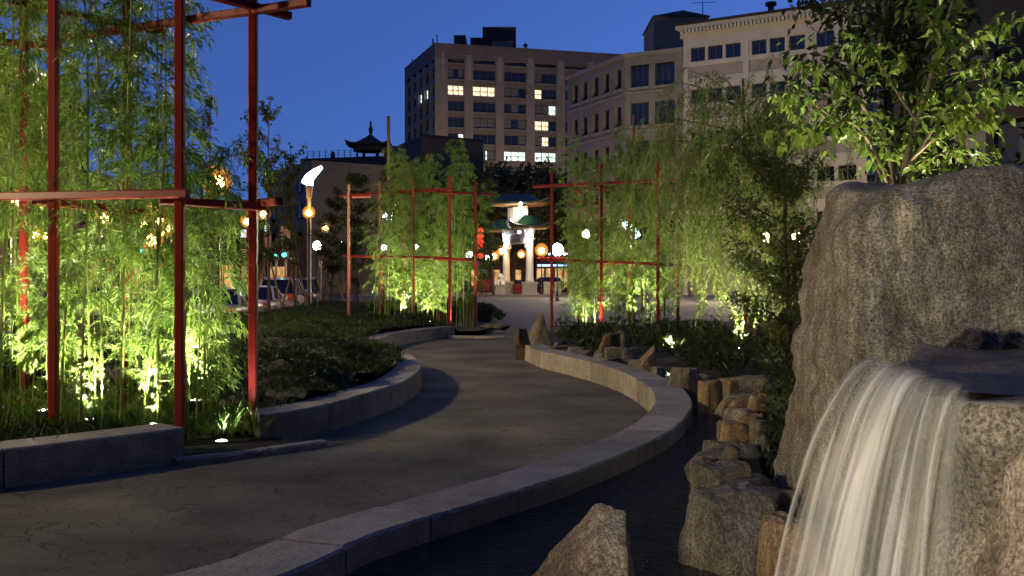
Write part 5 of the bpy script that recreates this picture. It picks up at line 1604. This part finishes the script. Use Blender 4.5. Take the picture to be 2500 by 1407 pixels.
# low walls behind the willow
a, b = P(1790, 800, 23), P(2010, 765, 23)
lw_ = MB().box(a.x, b.x, 23, 23.4, -0.1, 0.75).build('low_wall', M['concrete']); tag(lw_, 'low pale wall behind the willow trunk', 'wall')
pd = empty('stone_pedestal', (P(1893, 0, 19.6).x, 19.6, 0.1), 'round-topped stone pedestal to the right of the willow trunk', 'pedestal')
MB().lathe([(0.17, 0), (0.17, 0.10), (0.12, 0.14), (0.105, 0.45), (0.15, 0.54)], (0, 0, 0), 14).build('column', M['sandstone'], pd, True, world=False)
MB().lathe([(0.15, 0.542), (0.30, 0.60), (0.33, 0.66), (0.29, 0.67), (0.05, 0.63)], (0, 0, 0), 18).build('bowl', M['sandstone'], pd, True, world=False)

# ------------------------------------------------------------------ the gate
gt = empty('gate', (0.6, 99, 0), 'brightly lit chinese gateway with pale columns and green tiled roofs', 'gate')
PA, PB = P(1293, 0, 97), P(1236, 0, 102.5)     # near and far column
for q in (PA, PB):
    k = MB(); k.box(q.x - 0.72, q.x + 0.72, q.y - 0.72, q.y + 0.72, 0, 1.05); k.box(q.x - 0.8, q.x + 0.8, q.y - 0.8, q.y + 0.8, 1.05, 1.25)
    k.box(q.x - 0.82, q.x + 0.82, q.y - 0.82, q.y + 0.82, -0.02, 0.14)
    k.build('plinth', M['plinth'], gt, bevel=0.03)
    MB().lathe([(0.46, 1.25), (0.40, 1.45), (0.37, 2.0), (0.36, 5.6), (0.46, 6.0), (0.62, 6.45)], (q.x, q.y, 0), 20).build('column', M['stone_white'], gt, True)
ax = (PB - PA).normalized(); ax.z = 0; ax.normalize(); nx = Vector((-ax.y, ax.x, 0))
rzg = math.atan2(ax.y, ax.x)
def gbar(t0, t1, z0, z1, half, nm, m):
    a = PA.lerp(PB, t0); b = PA.lerp(PB, t1)
    vs = []
    for z in (z0, z1):
        for p, s in ((a, -1), (b, -1), (b, 1), (a, 1)):
            q = p + nx * half * s; vs.append((q.x, q.y, z))
    return MB().add(vs, [(3, 2, 1, 0), (4, 5, 6, 7), (0, 1, 5, 4), (1, 2, 6, 5), (2, 3, 7, 6), (3, 0, 4, 7)]).build(nm, m, gt)
gbar(0.02, 0.98, 5.05, 6.15, 0.20, 'lintel', M['stone_white'])
gbar(0.3, 0.7, 5.2, 6.0, 0.26, 'plaque', M['plinth'])
for z in (5.32, 5.46, 5.72, 5.86): gbar(0.36, 0.64, z, z + 0.05, 0.285, 'plaque_line', M['tan_dark'])
gbar(0.06, 0.16, 4.6, 5.05, 0.16, 'bracket', M['stone_white']); gbar(0.84, 0.94, 4.6, 5.05, 0.16, 'bracket', M['stone_white'])
gbar(0.16, 0.44, 7.5, 8.75, 0.24, 'upper_panel', M['stone_white']); gbar(0.56, 0.84, 7.5, 8.75, 0.24, 'upper_panel', M['stone_white'])
gbar(0.1, 0.9, 6.2, 6.5, 0.3, 'upper_beam', M['plinth']); gbar(0.1, 0.9, 7.2, 7.5, 0.26, 'upper_beam', M['plinth'])
gbar(0.12, 0.26, 6.5, 7.2, 0.22, 'upper_post', M['stone_white']); gbar(0.74, 0.88, 6.5, 7.2, 0.22, 'upper_post', M['stone_white'])
for q, w_ in ((PA, 4.0), (PB, 4.4)):
    m_ = MB(); chinese_roof(m_, (q.x, q.y, 6.62), w_, 3.4, 1.15, 0.55, n=14); m_.build('roof', M['tile_green'], gt, True)
    m_ = MB(); chinese_roof(m_, (q.x, q.y, 6.42), w_ * 0.9, 3.0, 0.35, 0.45, n=10, thick=0.08); m_.build('eave', M['eave'], gt, True)
cc = PA.lerp(PB, 0.5)
m_ = MB(); chinese_roof(m_, (cc.x, cc.y, 9.1), 6.5, 4.2, 1.0, 0.6, n=16); m_.build('roof', M['tile_green'], gt, True)
m_ = MB(); chinese_roof(m_, (cc.x, cc.y, 8.9), 6.0, 3.8, 0.3, 0.55, n=12, thick=0.08); m_.build('eave', M['eave'], gt, True)
def glamp(p, aim, w, nm='floodlight', size=120):
    hsg = MB().ball(p, 0.16, 10, 6); o = hsg.build(nm, M['cool'], gt, True)
    L = bpy.data.lights.new('bulb', 'SPOT'); L.energy = w; L.spot_size = R(size); L.spot_blend = 0.6; L.color = (1.0, 0.9, 0.66); L.shadow_soft_size = 0.1
    lo = bpy.data.objects.new('bulb', L); col.objects.link(lo); lo.parent = gt
    q = Vector(p) + Vector(aim).normalized() * 0.22 - Vector(gt.location); lo.location = q
    lo.rotation_euler = Vector(aim).normalized().to_track_quat('-Z', 'Y').to_euler()
glamp((PA.x + 0.1, PA.y - 1.25, 6.1), (0, 0.75, -1), 900)
glamp((PA.x - 1.0, PA.y - 0.4, 6.1), (0.7, 0.3, -1), 250)
glamp((PB.x - 0.2, PB.y - 1.3, 6.0), (0, 0.75, -1), 900)
glamp((cc.x - 0.6, cc.y - 2.0, 7.25), (0.1, 0.7, 0.55), 700)
glamp((cc.x + 0.5, cc.y - 2.4, 7.2), (-0.1, 0.8, 0.5), 600)
glamp((PA.x - 0.9, PA.y - 1.6, 8.75), (-0.2, 0.6, -0.8), 350)

def lion(label, p):
    root = empty('guardian_lion', p, label, 'statue')
    k = MB(); k.box(-0.55, 0.55, -0.55, 0.55, 0, 0.12); k.box(-0.48, 0.48, -0.48, 0.48, 0.12, 0.85); k.box(-0.54, 0.54, -0.54, 0.54, 0.85, 0.97)
    k.build('pedestal', M['plinth'], root, bevel=0.02, world=False)
    b = MB()
    b.ball((0.12, 0.18, 1.22), 0.32, 12, 8, (1, 1.1, 0.95)); b.ball((0.02, 0, 1.45), 0.27, 12, 8, (0.9, 0.9, 1.3)); b.ball((-0.06, -0.12, 1.85), 0.24, 12, 8)
    b.ball((-0.16, -0.28, 1.80), 0.13, 10, 7); b.ball((0.08, -0.02, 1.75), 0.27, 12, 8)
    for sx in (-0.2, 0.16):
        b.ball((sx, -0.2, 1.2), 0.11, 10, 8, (1, 1, 2.4)); b.ball((sx, -0.28, 1.0), 0.12, 10, 6, (1, 1.3, 0.7))
    for sx in (-0.2, 0.36): b.ball((sx, 0.1, 1.06), 0.17, 10, 7, (0.9, 1.5, 0.9))
    b.ball((0.24, 0.42, 1.5), 0.10, 8, 8, (1, 1, 2.4)); b.ball((0.12, -0.06, 2.05), 0.06, 8, 6); b.ball((-0.2, -0.02, 2.05), 0.06, 8, 6)
    o = b.build('lion', M['stone_white'], root, True, world=False)
    m = o.modifiers.new('remesh', 'REMESH'); m.mode = 'VOXEL'; m.voxel_size = 0.05; m.use_smooth_shade = True
    return root
lion('pale stone guardian lion on a pedestal left of the gate', (P(1221, 0, 98.5).x, 98.5, 0.0))
for x, lb in ((1335, 'short pale stone bollard right of the gate, nearer the column'), (1362, 'short pale stone bollard right of the gate, under the trellis post')):
    q = P(x, 0, 100); s = MB().box(q.x - 0.32, q.x + 0.32, 99.7, 100.3, 0, 1.25).build('bollard', M['plinth'], bevel=0.04); tag(s, lb, 'bollard')
ln = empty('lantern_string', (P(1175, 0, 96).x, 96, 0), 'string of glowing red lanterns left of the gate', 'lanterns')
lx = P(1175, 0, 96).x
MB().tube([(lx, 96, 0), (lx, 96, 6.6)], 0.05, 6).build('pole', M['black'], ln)
for y in (563, 577, 590, 602, 625):
    MB().ball((lx - 0.08, 95.75, P(1175, y, 96).z), 0.27, 12, 8, (1.1, 1.1, 0.85)).build('lantern', M['red_glow'], ln, True)
bn = empty('red_bench', (P(1188, 0, 100).x, 100, 0), 'red wooden bench left of the stone lion', 'bench')
x = bn.location.x
MB().box(x-0.8, x+0.8, 99.7, 100.2, 0.42, 0.52).build('seat', M['red'], bn); MB().box(x-0.8, x+0.8, 100.15, 100.22, 0.6, 1.5).build('backrest', M['red'], bn)
for s in (-0.7, 0.7):
    MB().box(x+s-0.06, x+s+0.06, 99.72, 99.84, 0, 0.42).build('leg', M['red'], bn); MB().box(x+s-0.06, x+s+0.06, 100.05, 100.149, 0, 1.5).build('leg', M['red'], bn)
gbp = MB(); q0, q1 = P(1253, 0, 103), P(1274, 0, 101); gbp.box(q0.x, q1.x, 101.6, 101.9, 0, 1.0)
tag(gbp.build('red_barrier', M['red'], bevel=0.03), 'low dark red barrier between the gate columns', 'barrier')

# ------------------------------------------------------------------ street lamps
def globe_lamp(label, x, y, D, r_=0.24, m='sodium', base=-0.15, double=False, group='globe street lamps'):
    p = P(x, y, D)
    root = empty('street_lamp', (p.x, D, base), label, 'street lamp', group)
    h = p.z - base
    MB().lathe([(0.17, 0), (0.17, 0.18), (0.11, 0.3), (0.10, 0.75), (0.06, 0.85), (0.045, h - r_ - 0.12), (0.09, h - r_ - 0.04), (0.10, h - r_ + 0.03)], (0, 0, 0), 10).build('post', M['black'], root, True, world=False)
    if m == 'sodium':       # glowing see-through shells round the hot bulb imitate its amber halo
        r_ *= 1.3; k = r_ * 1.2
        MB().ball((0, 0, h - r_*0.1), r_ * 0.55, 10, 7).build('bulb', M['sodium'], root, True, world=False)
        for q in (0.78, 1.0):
            MB().ball((0, 0, h - r_*0.05), r_ * q, 12, 8).build('halo_layer', M['amber_halo'], root, True, world=False)
        MB().lathe([(k*0.35, -k*0.92), (k*0.8, -k*0.62), (k, -k*0.05), (k*0.9, k*0.45), (k*0.55, k*0.85), (k*0.15, k*1.02), (k*0.03, k*1.05)], (0, 0, h), 14).build('globe', M['amber_halo'], root, True, world=False)  # globe enlarged as the outermost layer of the imitated halo
    else:
        MB().lathe([(r_*0.35, -r_), (r_*0.8, -r_*0.7), (r_, -r_*0.1), (r_*0.9, r_*0.45), (r_*0.55, r_*0.85), (r_*0.15, r_*1.05), (r_*0.03, r_*1.1)], (0, 0, h), 12).build('globe', M[m], root, True, world=False)
    return root
for args in (
    ('amber globe lamp at the far left under the trellis beam', 42, 489, 30, 0.20), ('amber globe lamp left of the first red post, left one of a pair', 85, 571, 46, 0.24),
    ('amber globe lamp touching the first red post, right one of a pair', 112, 574, 50, 0.24), ('amber globe lamp shining through the leaves between two red posts', 254, 531, 36, 0.23),
    ('highest amber globe of the cluster left of the second red post', 377, 510, 40, 0.20), ('amber globe just below the highest of the cluster', 388, 535, 44, 0.24),
    ('small amber globe at the left of the cluster', 351, 547, 55, 0.24), ('brightest amber globe at the bottom of the cluster', 370, 585, 40, 0.30),
    ('small amber globe at the right of the cluster', 414, 557, 58, 0.26), ('small dim amber globe low in the cluster', 401, 571, 70, 0.24),
    ('big amber globe glowing inside the arching bamboo leaves', 530, 443, 22, 0.22),
    ('amber globe lamp just right of the nearest corner post', 644, 522, 48, 0.22), ('amber globe lamp half hidden by the nearest corner post', 604, 540, 52, 0.24),
    ('small amber globe lamp in the tree right of the tall lamp', 795, 557, 70, 0.22), ('amber globe lamp left of the gate near the lion', 1206, 625, 118, 0.42),
    ('amber globe lamp against the far gate column', 1226, 612, 110, 0.40), ('amber globe lamp seen between the gate columns', 1273, 621, 116, 0.34),
    ('large amber globe lamp right of the near gate column', 1322, 611, 100, 0.44)):
    globe_lamp(*args)
for args in (('amber globe lamp behind the right bamboo', 1431, 572, 80, 0.30), ('amber globe lamp behind the willow, left one', 1870, 580, 66, 0.30), ('amber globe lamp behind the willow, right one beside the boulder', 1944, 580, 62, 0.30)):
    globe_lamp(*args, m='sodium_big')
for args in (('added distant lamp brightening the tan office block, left of the gate', 1100, 590, 195, 0.5), ('added distant lamp brightening the tan office block, behind the gate trees', 1300, 585, 200, 0.5), ('added distant lamp brightening the tan office block, behind the right trellis', 1400, 590, 205, 0.5)):
    globe_lamp(*args, m='facade_fill')  # extra lamps added behind the greenery to light the tan block
for args in (('white globe lamp left of the middle trellis, brighter one', 774, 600, 60, 0.26), ('white lamp on a slim pole at the left trellis post', 835, 598, 75, 0.24),
             ('white globe lamp behind the middle bamboo, far left', 938, 605, 62, 0.18), ('white globe lamp behind the middle bamboo centre', 1016, 604, 62, 0.16),
             ('white globe lamp at the right edge of the middle bamboo', 1145, 621, 64, 0.22), ('white globe lamp left of the lanterns and gate', 1192, 628, 120, 0.36),
             ('large white lamp right of the gate at the trellis post', 1361, 610, 70, 0.42), ('small white lamp low behind the right bamboo', 1542, 604, 50, 0.13)):
    globe_lamp(*args, m='cool', group='white globe lamps')
globe_lamp('amber globe street lamp standing on the pavement left of the viewer', 0, 0, 1, 0.25) if False else None

def mast_lamp(label, x, ytop, D, flip=1, s=0.82, glob=True):
    base = P(x, 0, D)
    root = empty('mast_lamp', (base.x, D, 0), label, 'street lamp', 'tall lamps with curved heads')
    zt_ = P(x, ytop, D).z
    zh = zt_ - 1.0 * s
    MB().lathe([(0.16, -0.1), (0.16, 0.4), (0.095, 0.5), (0.085, zh - 0.6), (0.11, zh - 0.55), (0.16, zh - 0.1), (0.18, zh), (0.06, zh + 0.04)], (0, 0, 0), 12).build('mast', M['steel'], root, True, world=False)
    # crescent head
    pts = []; n = 12
    for i in range(n + 1):
        t = i / n
        pts.append((flip * (-0.25 + 0.95 * t) * s, 0, zh + (0.10 + 0.95 * t ** 0.75) * s))
    rad = [s * (0.06 + 0.22 * math.sin(math.pi * min(1, (i / n) * 0.75 + 0.2)) ** 0.8 * (1 - 0.55 * i / n)) for i in range(n + 1)]
    MB().tube(pts, rad, 10).build('lamp_head', M['mast'], root, True, world=False)
    MB().tube([(flip * 0.1 * s, 0, zh), (flip * 0.14 * s, 0, zh + 0.35 * s)], 0.10 * s, 8).build('lamp_neck', M['mast'], root, True, world=False)
    return root
mast_lamp('tall lamp with a glowing curved head over the parked cars', 755, 410, 45)
mast_lamp('tall lamp with a curved head behind the middle bamboo', 950, 500, 52, 1, 0.8)
mast_lamp('tall lamp with a curved head behind the right bamboo', 1545, 540, 50, -1, 0.9)
globe_lamp('amber globe lamp hung on the tall lamp mast', 754, 519, 44.6, 0.19, base=0.0)
# the lamps of the pavement beside the viewer; they light the path, the rocks and the waterfall
def pavement_lamp(label, loc, h, strength, mname):
    root = empty('street_lamp', loc, label, 'street lamp', 'pavement lamps beside the viewer')
    MB().lathe([(0.17, 0), (0.17, 0.18), (0.11, 0.3), (0.10, 0.75), (0.06, 0.85), (0.045, h - 0.37), (0.10, h - 0.22)], (0, 0, 0), 12).build('post', M['black'], root, True, world=False)
    gm_ = glow(mname, (1.0, 0.77, 0.44), strength)
    MB().ball((0, 0, h), 0.25, 14, 9).build('globe', gm_, root, True, world=False)
    return root
pavement_lamp('amber globe street lamp on the pavement beyond the left edge of the view', (-9.4, 15.6, -0.1), 4.5, 1600, 'pavement_globe')
pavement_lamp('amber globe street lamp across from the left wall, outside the view', (-11.4, 5.0, -0.1), 4.3, 1000, 'kerbside_globe')
uplight('fountain spotlight on a short stand beside the viewer', Vector((-0.55, 1.12, 1.0)), 520, (2.2, 3.2, 0.05), 58, (1.0, 0.90, 0.74), stand=1.0, sink=0.0)

# ------------------------------------------------------------------ traffic signals and signs
def signal(label, x, y, D, face=0.0, pole=True):
    p = P(x, y, D); root = empty('traffic_light', (p.x, D, -0.1), label, 'traffic light')
    zc = p.z + 0.1
    if pole: MB().tube([(0, 0.25, 0), (0, 0.25, zc + 0.9)], 0.07, 8).build('pole', M['steel'], root, True, world=False)
    MB().box(-0.18, 0.18, -0.1, 0.12, zc - 0.35, zc + 0.75).build('housing', M['black'], root, bevel=0.02, world=False)
    for k, m in ((0, 'green'), (1, 'black'), (2, 'black')):
        MB().lathe([(0.001, 0), (0.14, 0), (0.10, 0.05), (0.002, 0.07)], (0, 0, 0), 14)
        b = MB().ball((0, -0.12, zc - 0.12 + k * 0.33), 0.125, 12, 6, (1, 0.5, 1)); b.build('signal_lens', M[m], root, True, world=False)
    return root
signal('green traffic light, left one of the pair behind the young trees', 672, 621, 58)
signal('green traffic light, right one of the pair behind the young trees', 695, 617, 55)
signal('small green traffic light glimpsed through the near bamboo', 347, 609, 62)
def board(name, label, x0, x1, y0, y1, D, m, zpost=True, stripes=None, sm=None, cat='sign'):
    a, b = P(x0, y0, D), P(x1, y1, D); root = empty(name, ((a.x+b.x)/2, D, -0.1), label, cat)
    MB().box(a.x, b.x, D, D + 0.06, b.z, a.z).build('panel', m, root)
    if zpost: MB().tube([((a.x+b.x)/2, D + 0.12, -0.1), ((a.x+b.x)/2, D + 0.12, a.z - 0.02)], 0.04, 6).build('post', M['steel'], root)
    for s in (stripes or []):
        MB().box(a.x + (b.x-a.x)*s[0], a.x + (b.x-a.x)*s[1], D - 0.02, D - 0.003, b.z + (a.z-b.z)*s[2], b.z + (a.z-b.z)*s[3]).build('mark', sm, root)
    return root
M['paper'] = mat('sign_white', (0.6, 0.6, 0.58), 0.6); M['poster'] = mat('poster_print', (0.35, 0.16, 0.07), 0.6, color2=(0.55, 0.45, 0.33), scale=2.6)
M['sign_green'] = mat('sign_green', (0.02, 0.11, 0.07), 0.5)
M['lit_sign'] = lit_room('lit_white_sign', (0.45, 0.6, 0.62), (0.85, 1.0, 1.0), 0.9)
st = [(0.05, 0.95 - 0.1 * (k % 2), 0.06 + 0.19 * k, 0.15 + 0.19 * k) for k in range(5)]
board('sign_board', 'dark board with rows of white lettering left of the corner post', 583, 606, 606, 636, 60, M['black'], True, st, M['paper'])
board('sign_board', 'small white sign with a dark mark above the posters', 645, 658, 551, 566, 60, M['lit_sign'], False, [(0.2, 0.8, 0.25, 0.45), (0.3, 0.6, 0.55, 0.8)], M['black'])
board('banner', 'orange and cream banner left of the second banner behind the young tree', 643, 661, 568, 604, 60, M['poster'], True, None, None, 'banner')
board('banner', 'brown and yellow banner right of the young tree trunk', 685, 708, 552, 590, 62, M['poster'], True, None, None, 'banner')
board('sign_board', 'glowing pale shop sign left of the corner post', 588, 606, 561, 580, 66, M['lit_sign'], True)
board('street_sign', 'small street name sign right of the green lights', 707, 722, 627, 636, 55, M['sign_green'], True, [(0.12, 0.3, 0.25, 0.75), (0.36, 0.56, 0.25, 0.75), (0.62, 0.88, 0.25, 0.75)], M['paper'])
board('street_sign', 'white parking sign on a thin post left of the middle trellis', 779, 786, 638, 652, 52, M['paper'], True, [(0.25, 0.75, 0.55, 0.85), (0.2, 0.8, 0.2, 0.3)], M['black'])
fp = MB().tube([P(949, 440, 33), P(948, 284, 33)], 0.055, 8); fp.tube([P(949, 440, 33), (P(949, 0, 33).x, 33, 0)], 0.06, 8)
tag(fp.build('bare_pole', M['stake'], None, True), 'tall bare pole rising out of the middle bamboo', 'pole')
fp = MB().tube([(P(1547, 0, 30).x, 30, 0), P(1547, 280, 30)], 0.05, 8)
tag(fp.build('bare_pole', M['stake'], None, True), 'bare pole rising above the right bamboo', 'pole')

# ------------------------------------------------------------------ parked cars
def car(label, x, D, rz, kind, paint, tail=False):
    p = P(x, 0, D)
    root = empty('parked_car', (p.x, D, -0.15), label, 'car', 'cars parked along the street', rz)
    suv = kind == 'suv'
    Ln, Wd = (4.75, 1.9) if suv else (4.6, 1.78)
    H = 1.74 if suv else 1.44
    belt = 1.06 if suv else 0.92
    # stations along the length (rear = -y end faces the viewer)
    st = [(-Ln/2, 0.50, 0.78 if not suv else 0.95, 0.80), (-Ln/2+0.10, 0.36, belt - (0.02 if suv else 0.0), 0.93), (-Ln/2+0.6, 0.30, belt, 0.99), (-0.9, 0.28, belt, 1.0), (0.3, 0.28, belt - 0.02, 1.0),
          (1.1, 0.28, belt - 0.06, 0.99), (Ln/2-0.5, 0.32, belt - 0.16, 0.95), (Ln/2-0.12, 0.40, belt - 0.28, 0.86), (Ln/2, 0.5, belt - 0.40, 0.74)]
    b = MB(); vs = []; fs = []
    for y, zb, zt_, k in st:
        w = Wd / 2 * k
        vs += [(-w*0.9, y, zb), (-w, y, zb + (zt_-zb)*0.35), (-w, y, zb + (zt_-zb)*0.72), (-w*0.93, y, zt_), (w*0.93, y, zt_), (w, y, zb + (zt_-zb)*0.72), (w, y, zb + (zt_-zb)*0.35), (w*0.9, y, zb)]
    for i in range(len(st) - 1):
        for q in range(8):
            q2 = (q+1) % 8; fs.append((i*8+q, i*8+q2, (i+1)*8+q2, (i+1)*8+q))
    fs.append(tuple(range(7, -1, -1))); fs.append(tuple((len(st)-1)*8+q for q in range(8)))
    b.add(vs, fs); body = b.build('body', paint, root, True, world=False, bevel=0.0); recalc(body.data)
    m = body.modifiers.new('sub', 'SUBSURF'); m.levels = 1; m.render_levels = 2
    # cabin: glass greenhouse and roof skin
    r0 = -Ln/2 + (0.12 if suv else 0.75); r1 = -Ln/2 + (0.42 if suv else 1.35); f1_ = 0.35 if suv else 0.2; f0_ = 1.25 if suv else 1.15
    wb, wt = Wd/2*0.92, Wd/2*0.74
    gz = belt - 0.03; top = H - 0.05
    g_ = MB().add([(-wb, r0, gz), (wb, r0, gz), (wb, f0_, gz), (-wb, f0_, gz), (-wt, r1, top), (wt, r1, top), (wt, f1_, top), (-wt, f1_, top)],
                  [(0, 1, 5, 4), (1, 2, 6, 5), (2, 3, 7, 6), (3, 0, 4, 7), (4, 5, 6, 7)])
    g_.build('window_glass', M['glass'], root, world=False)
    rf_ = MB(); v = []
    for y, dz in ((r1 - 0.06, 0), (r1 + 0.3, 0.05), ((r1+f1_)/2, 0.07), (f1_ - 0.2, 0.05), (f1_ + 0.06, 0)):
        v += [(-wt - 0.03, y, top - 0.02), (-wt*0.85, y, top + dz), (wt*0.85, y, top + dz), (wt + 0.03, y, top - 0.02)]
    rf_.add(v, [(i*4+q, i*4+q+1, (i+1)*4+q+1, (i+1)*4+q) for i in range(4) for q in range(3)])
    rf_.build('roof', paint, root, True, world=False)
    for sx in (-1, 1):
        for (ya, yb, za, zb_) in ((r0, r1, gz, top), (f0_, f1_, gz, top), (-0.25, -0.3, gz, top)):
            MB().bar((sx*(wb+0.005), ya, za), (sx*(wt+0.008), yb, zb_), 0.09, 0.07).build('pillar', paint, root, world=False)
        if suv: MB().tube([(sx*(wt-0.02), r1+0.1, top+0.11), (sx*(wt-0.02), f1_-0.1, top+0.11)], 0.02, 5).build('roof_rail', M['steel'], root, world=False)
        MB().ball((sx*(Wd/2+0.07), 0.85, belt+0.06), 0.11, 8, 6, (0.9, 0.6, 0.7)).build('mirror', paint, root, True, world=False)
        tl = MB().box(sx*Wd/2*0.55 if sx > 0 else -Wd/2*0.86, sx*Wd/2*0.86 if sx > 0 else -Wd/2*0.55, -Ln/2-0.012, -Ln/2+0.12, 0.66 if not suv else 0.72, 0.80 if not suv else 1.02)
        tl.build('tail_light', M['tail'], root, bevel=0.02, world=False)
        for yw in (-Ln/2+0.95, Ln/2-0.9):
            t = MB(); 
            pts = [(sx*(Wd/2-0.20), yw, 0.33), (sx*(Wd/2+0.005), yw, 0.33)]
            wv = link('wheel', make_mesh('wheel', *(lambda q: (q.v, q.f))(MB().tube([Vector(pts[0])-Vector((0, yw, 0.33)), Vector(pts[1])-Vector((0, yw, 0.33))], 0.32, 18)), M['tyre'], False), root, (0, yw, 0.33))
            link('rim', make_mesh('rim', *(lambda q: (q.v, q.f))(MB().tube([(sx*(Wd/2-0.02), 0, 0), (sx*(Wd/2+0.02), 0, 0)], 0.20, 12)), M['steel'], False), wv)
    MB().box(-Wd/2*0.86, Wd/2*0.86, -Ln/2-0.06, -Ln/2+0.1, 0.36, 0.56).build('bumper', paint, root, bevel=0.04, world=False)
    MB().box(-0.26, 0.26, -Ln/2-0.075, -Ln/2-0.062, 0.40 if suv else 0.60, 0.52 if suv else 0.72).build('licence_plate', M['paper'], root, world=False)
    return root
M['tail'] = mat('tail_light_lens', (0.45, 0.02, 0.01), 0.2, coat=0.6)
silver, white_p, black_p, yellow_p = car_paint('silver_paint', (0.42, 0.42, 0.42)), car_paint('white_paint', (0.62, 0.60, 0.56)), car_paint('black_paint', (0.012, 0.012, 0.014)), car_paint('cab_paint', (0.55, 0.32, 0.08))
car('silver sedan with a red tail light, nearest parked car', 545, 34.5, 0.10, 'sedan', silver)
car('silver sedan parked second from the front behind the corner post', 632, 41.5, 0.10, 'sedan', white_p)
car('pale sport utility car between the slanted stakes', 690, 49.5, 0.10, 'suv', white_p)
car('black sport utility car left of the tall lamp mast', 738, 56.5, 0.10, 'suv', black_p)
car('orange-lit car driving in the street beyond the parked cars', 640, 74, 0.12, 'sedan', yellow_p)
car('dark car on the far side of the street seen under the bamboo', 470, 52, 0.10, 'sedan', black_p)
car('silver car across the street behind the near bamboo', 250, 40, 0.05, 'sedan', silver)
c = car('black car parked behind the gate, right of the near column', 1325, 118, 1.45, 'suv', black_p); c.location.z = -0.02
c = car('dark car parked behind the gate between its columns', 1262, 120, 1.45, 'sedan', black_p); c.location.z = -0.02

# ------------------------------------------------------------------ a person on the far pavement
def person(label, p, Hh, rz=0.0):
    root = empty('person', p, label, 'person', None, rz)
    J = {'pel': (0, 0, 0.93), 'spi': (0, 0, 1.18), 'che': (0, -0.01, 1.38), 'nec': (0, 0, 1.52), 'hea': (0, -0.02, 1.63), 'top': (0, -0.01, 1.74),
         'lsh': (-0.18, 0, 1.42), 'lel': (-0.23, 0.02, 1.15), 'lwr': (-0.24, -0.05, 0.92), 'lha': (-0.24, -0.07, 0.80),
         'rsh': (0.18, 0, 1.42), 'rel': (0.23, 0.02, 1.15), 'rwr': (0.24, -0.05, 0.92), 'rha': (0.24, -0.07, 0.80),
         'lhi': (-0.10, 0, 0.88), 'lkn': (-0.11, -0.03, 0.50), 'lan': (-0.11, 0.03, 0.09), 'lto': (-0.12, -0.14, 0.04),
         'rhi': (0.10, 0, 0.88), 'rkn': (0.12, 0.0, 0.50), 'ran': (0.13, 0.06, 0.09), 'rto': (0.14, -0.11, 0.04)}
    rad = {'pel': 0.15, 'spi': 0.135, 'che': 0.16, 'nec': 0.06, 'hea': 0.10, 'top': 0.06, 'lsh': 0.075, 'lel': 0.05, 'lwr': 0.036, 'lha': 0.04, 'lhi': 0.105, 'lkn': 0.065, 'lan': 0.045, 'lto': 0.04}
    for k in list(rad):
        if k[0] == 'l': rad['r' + k[1:]] = rad[k]
    names = list(J); E = [('pel', 'spi'), ('spi', 'che'), ('che', 'nec'), ('nec', 'hea'), ('hea', 'top'), ('che', 'lsh'), ('lsh', 'lel'), ('lel', 'lwr'), ('lwr', 'lha'),
                          ('che', 'rsh'), ('rsh', 'rel'), ('rel', 'rwr'), ('rwr', 'rha'), ('pel', 'lhi'), ('lhi', 'lkn'), ('lkn', 'lan'), ('lan', 'lto'), ('pel', 'rhi'), ('rhi', 'rkn'), ('rkn', 'ran'), ('ran', 'rto')]
    me = bpy.data.meshes.new('body'); s = Hh / 1.76
    me.from_pydata([tuple(c * s for c in J[n]) for n in names], [(names.index(a), names.index(b)) for a, b in E], [])
    me.materials.append(M['cloth'])
    o = link('body', me, root)
    o.modifiers.new('skin', 'SKIN')
    if not me.skin_vertices: me.attributes.new('skin', 'FLOAT', 'POINT')
    for i, n in enumerate(names):
        me.skin_vertices[0].data[i].radius = (rad[n] * s, rad[n] * s * (0.75 if n in ('pel', 'spi', 'che') else 1))
        me.skin_vertices[0].data[i].use_root = (n == 'pel')
    o.modifiers.new('sub', 'SUBSURF').render_levels = 2
    return root
M['cloth'] = mat('dark_clothes', (0.09, 0.065, 0.04), 0.9, var=0.3, scale=6)
bpy.context.view_layer.update()
try:
    person('person in dark clothes standing on the far pavement under a tree', (P(828, 0, 100).x, 100, 0.03), 1.78, 0.3)
except Exception as ex:
    print('person failed', ex)
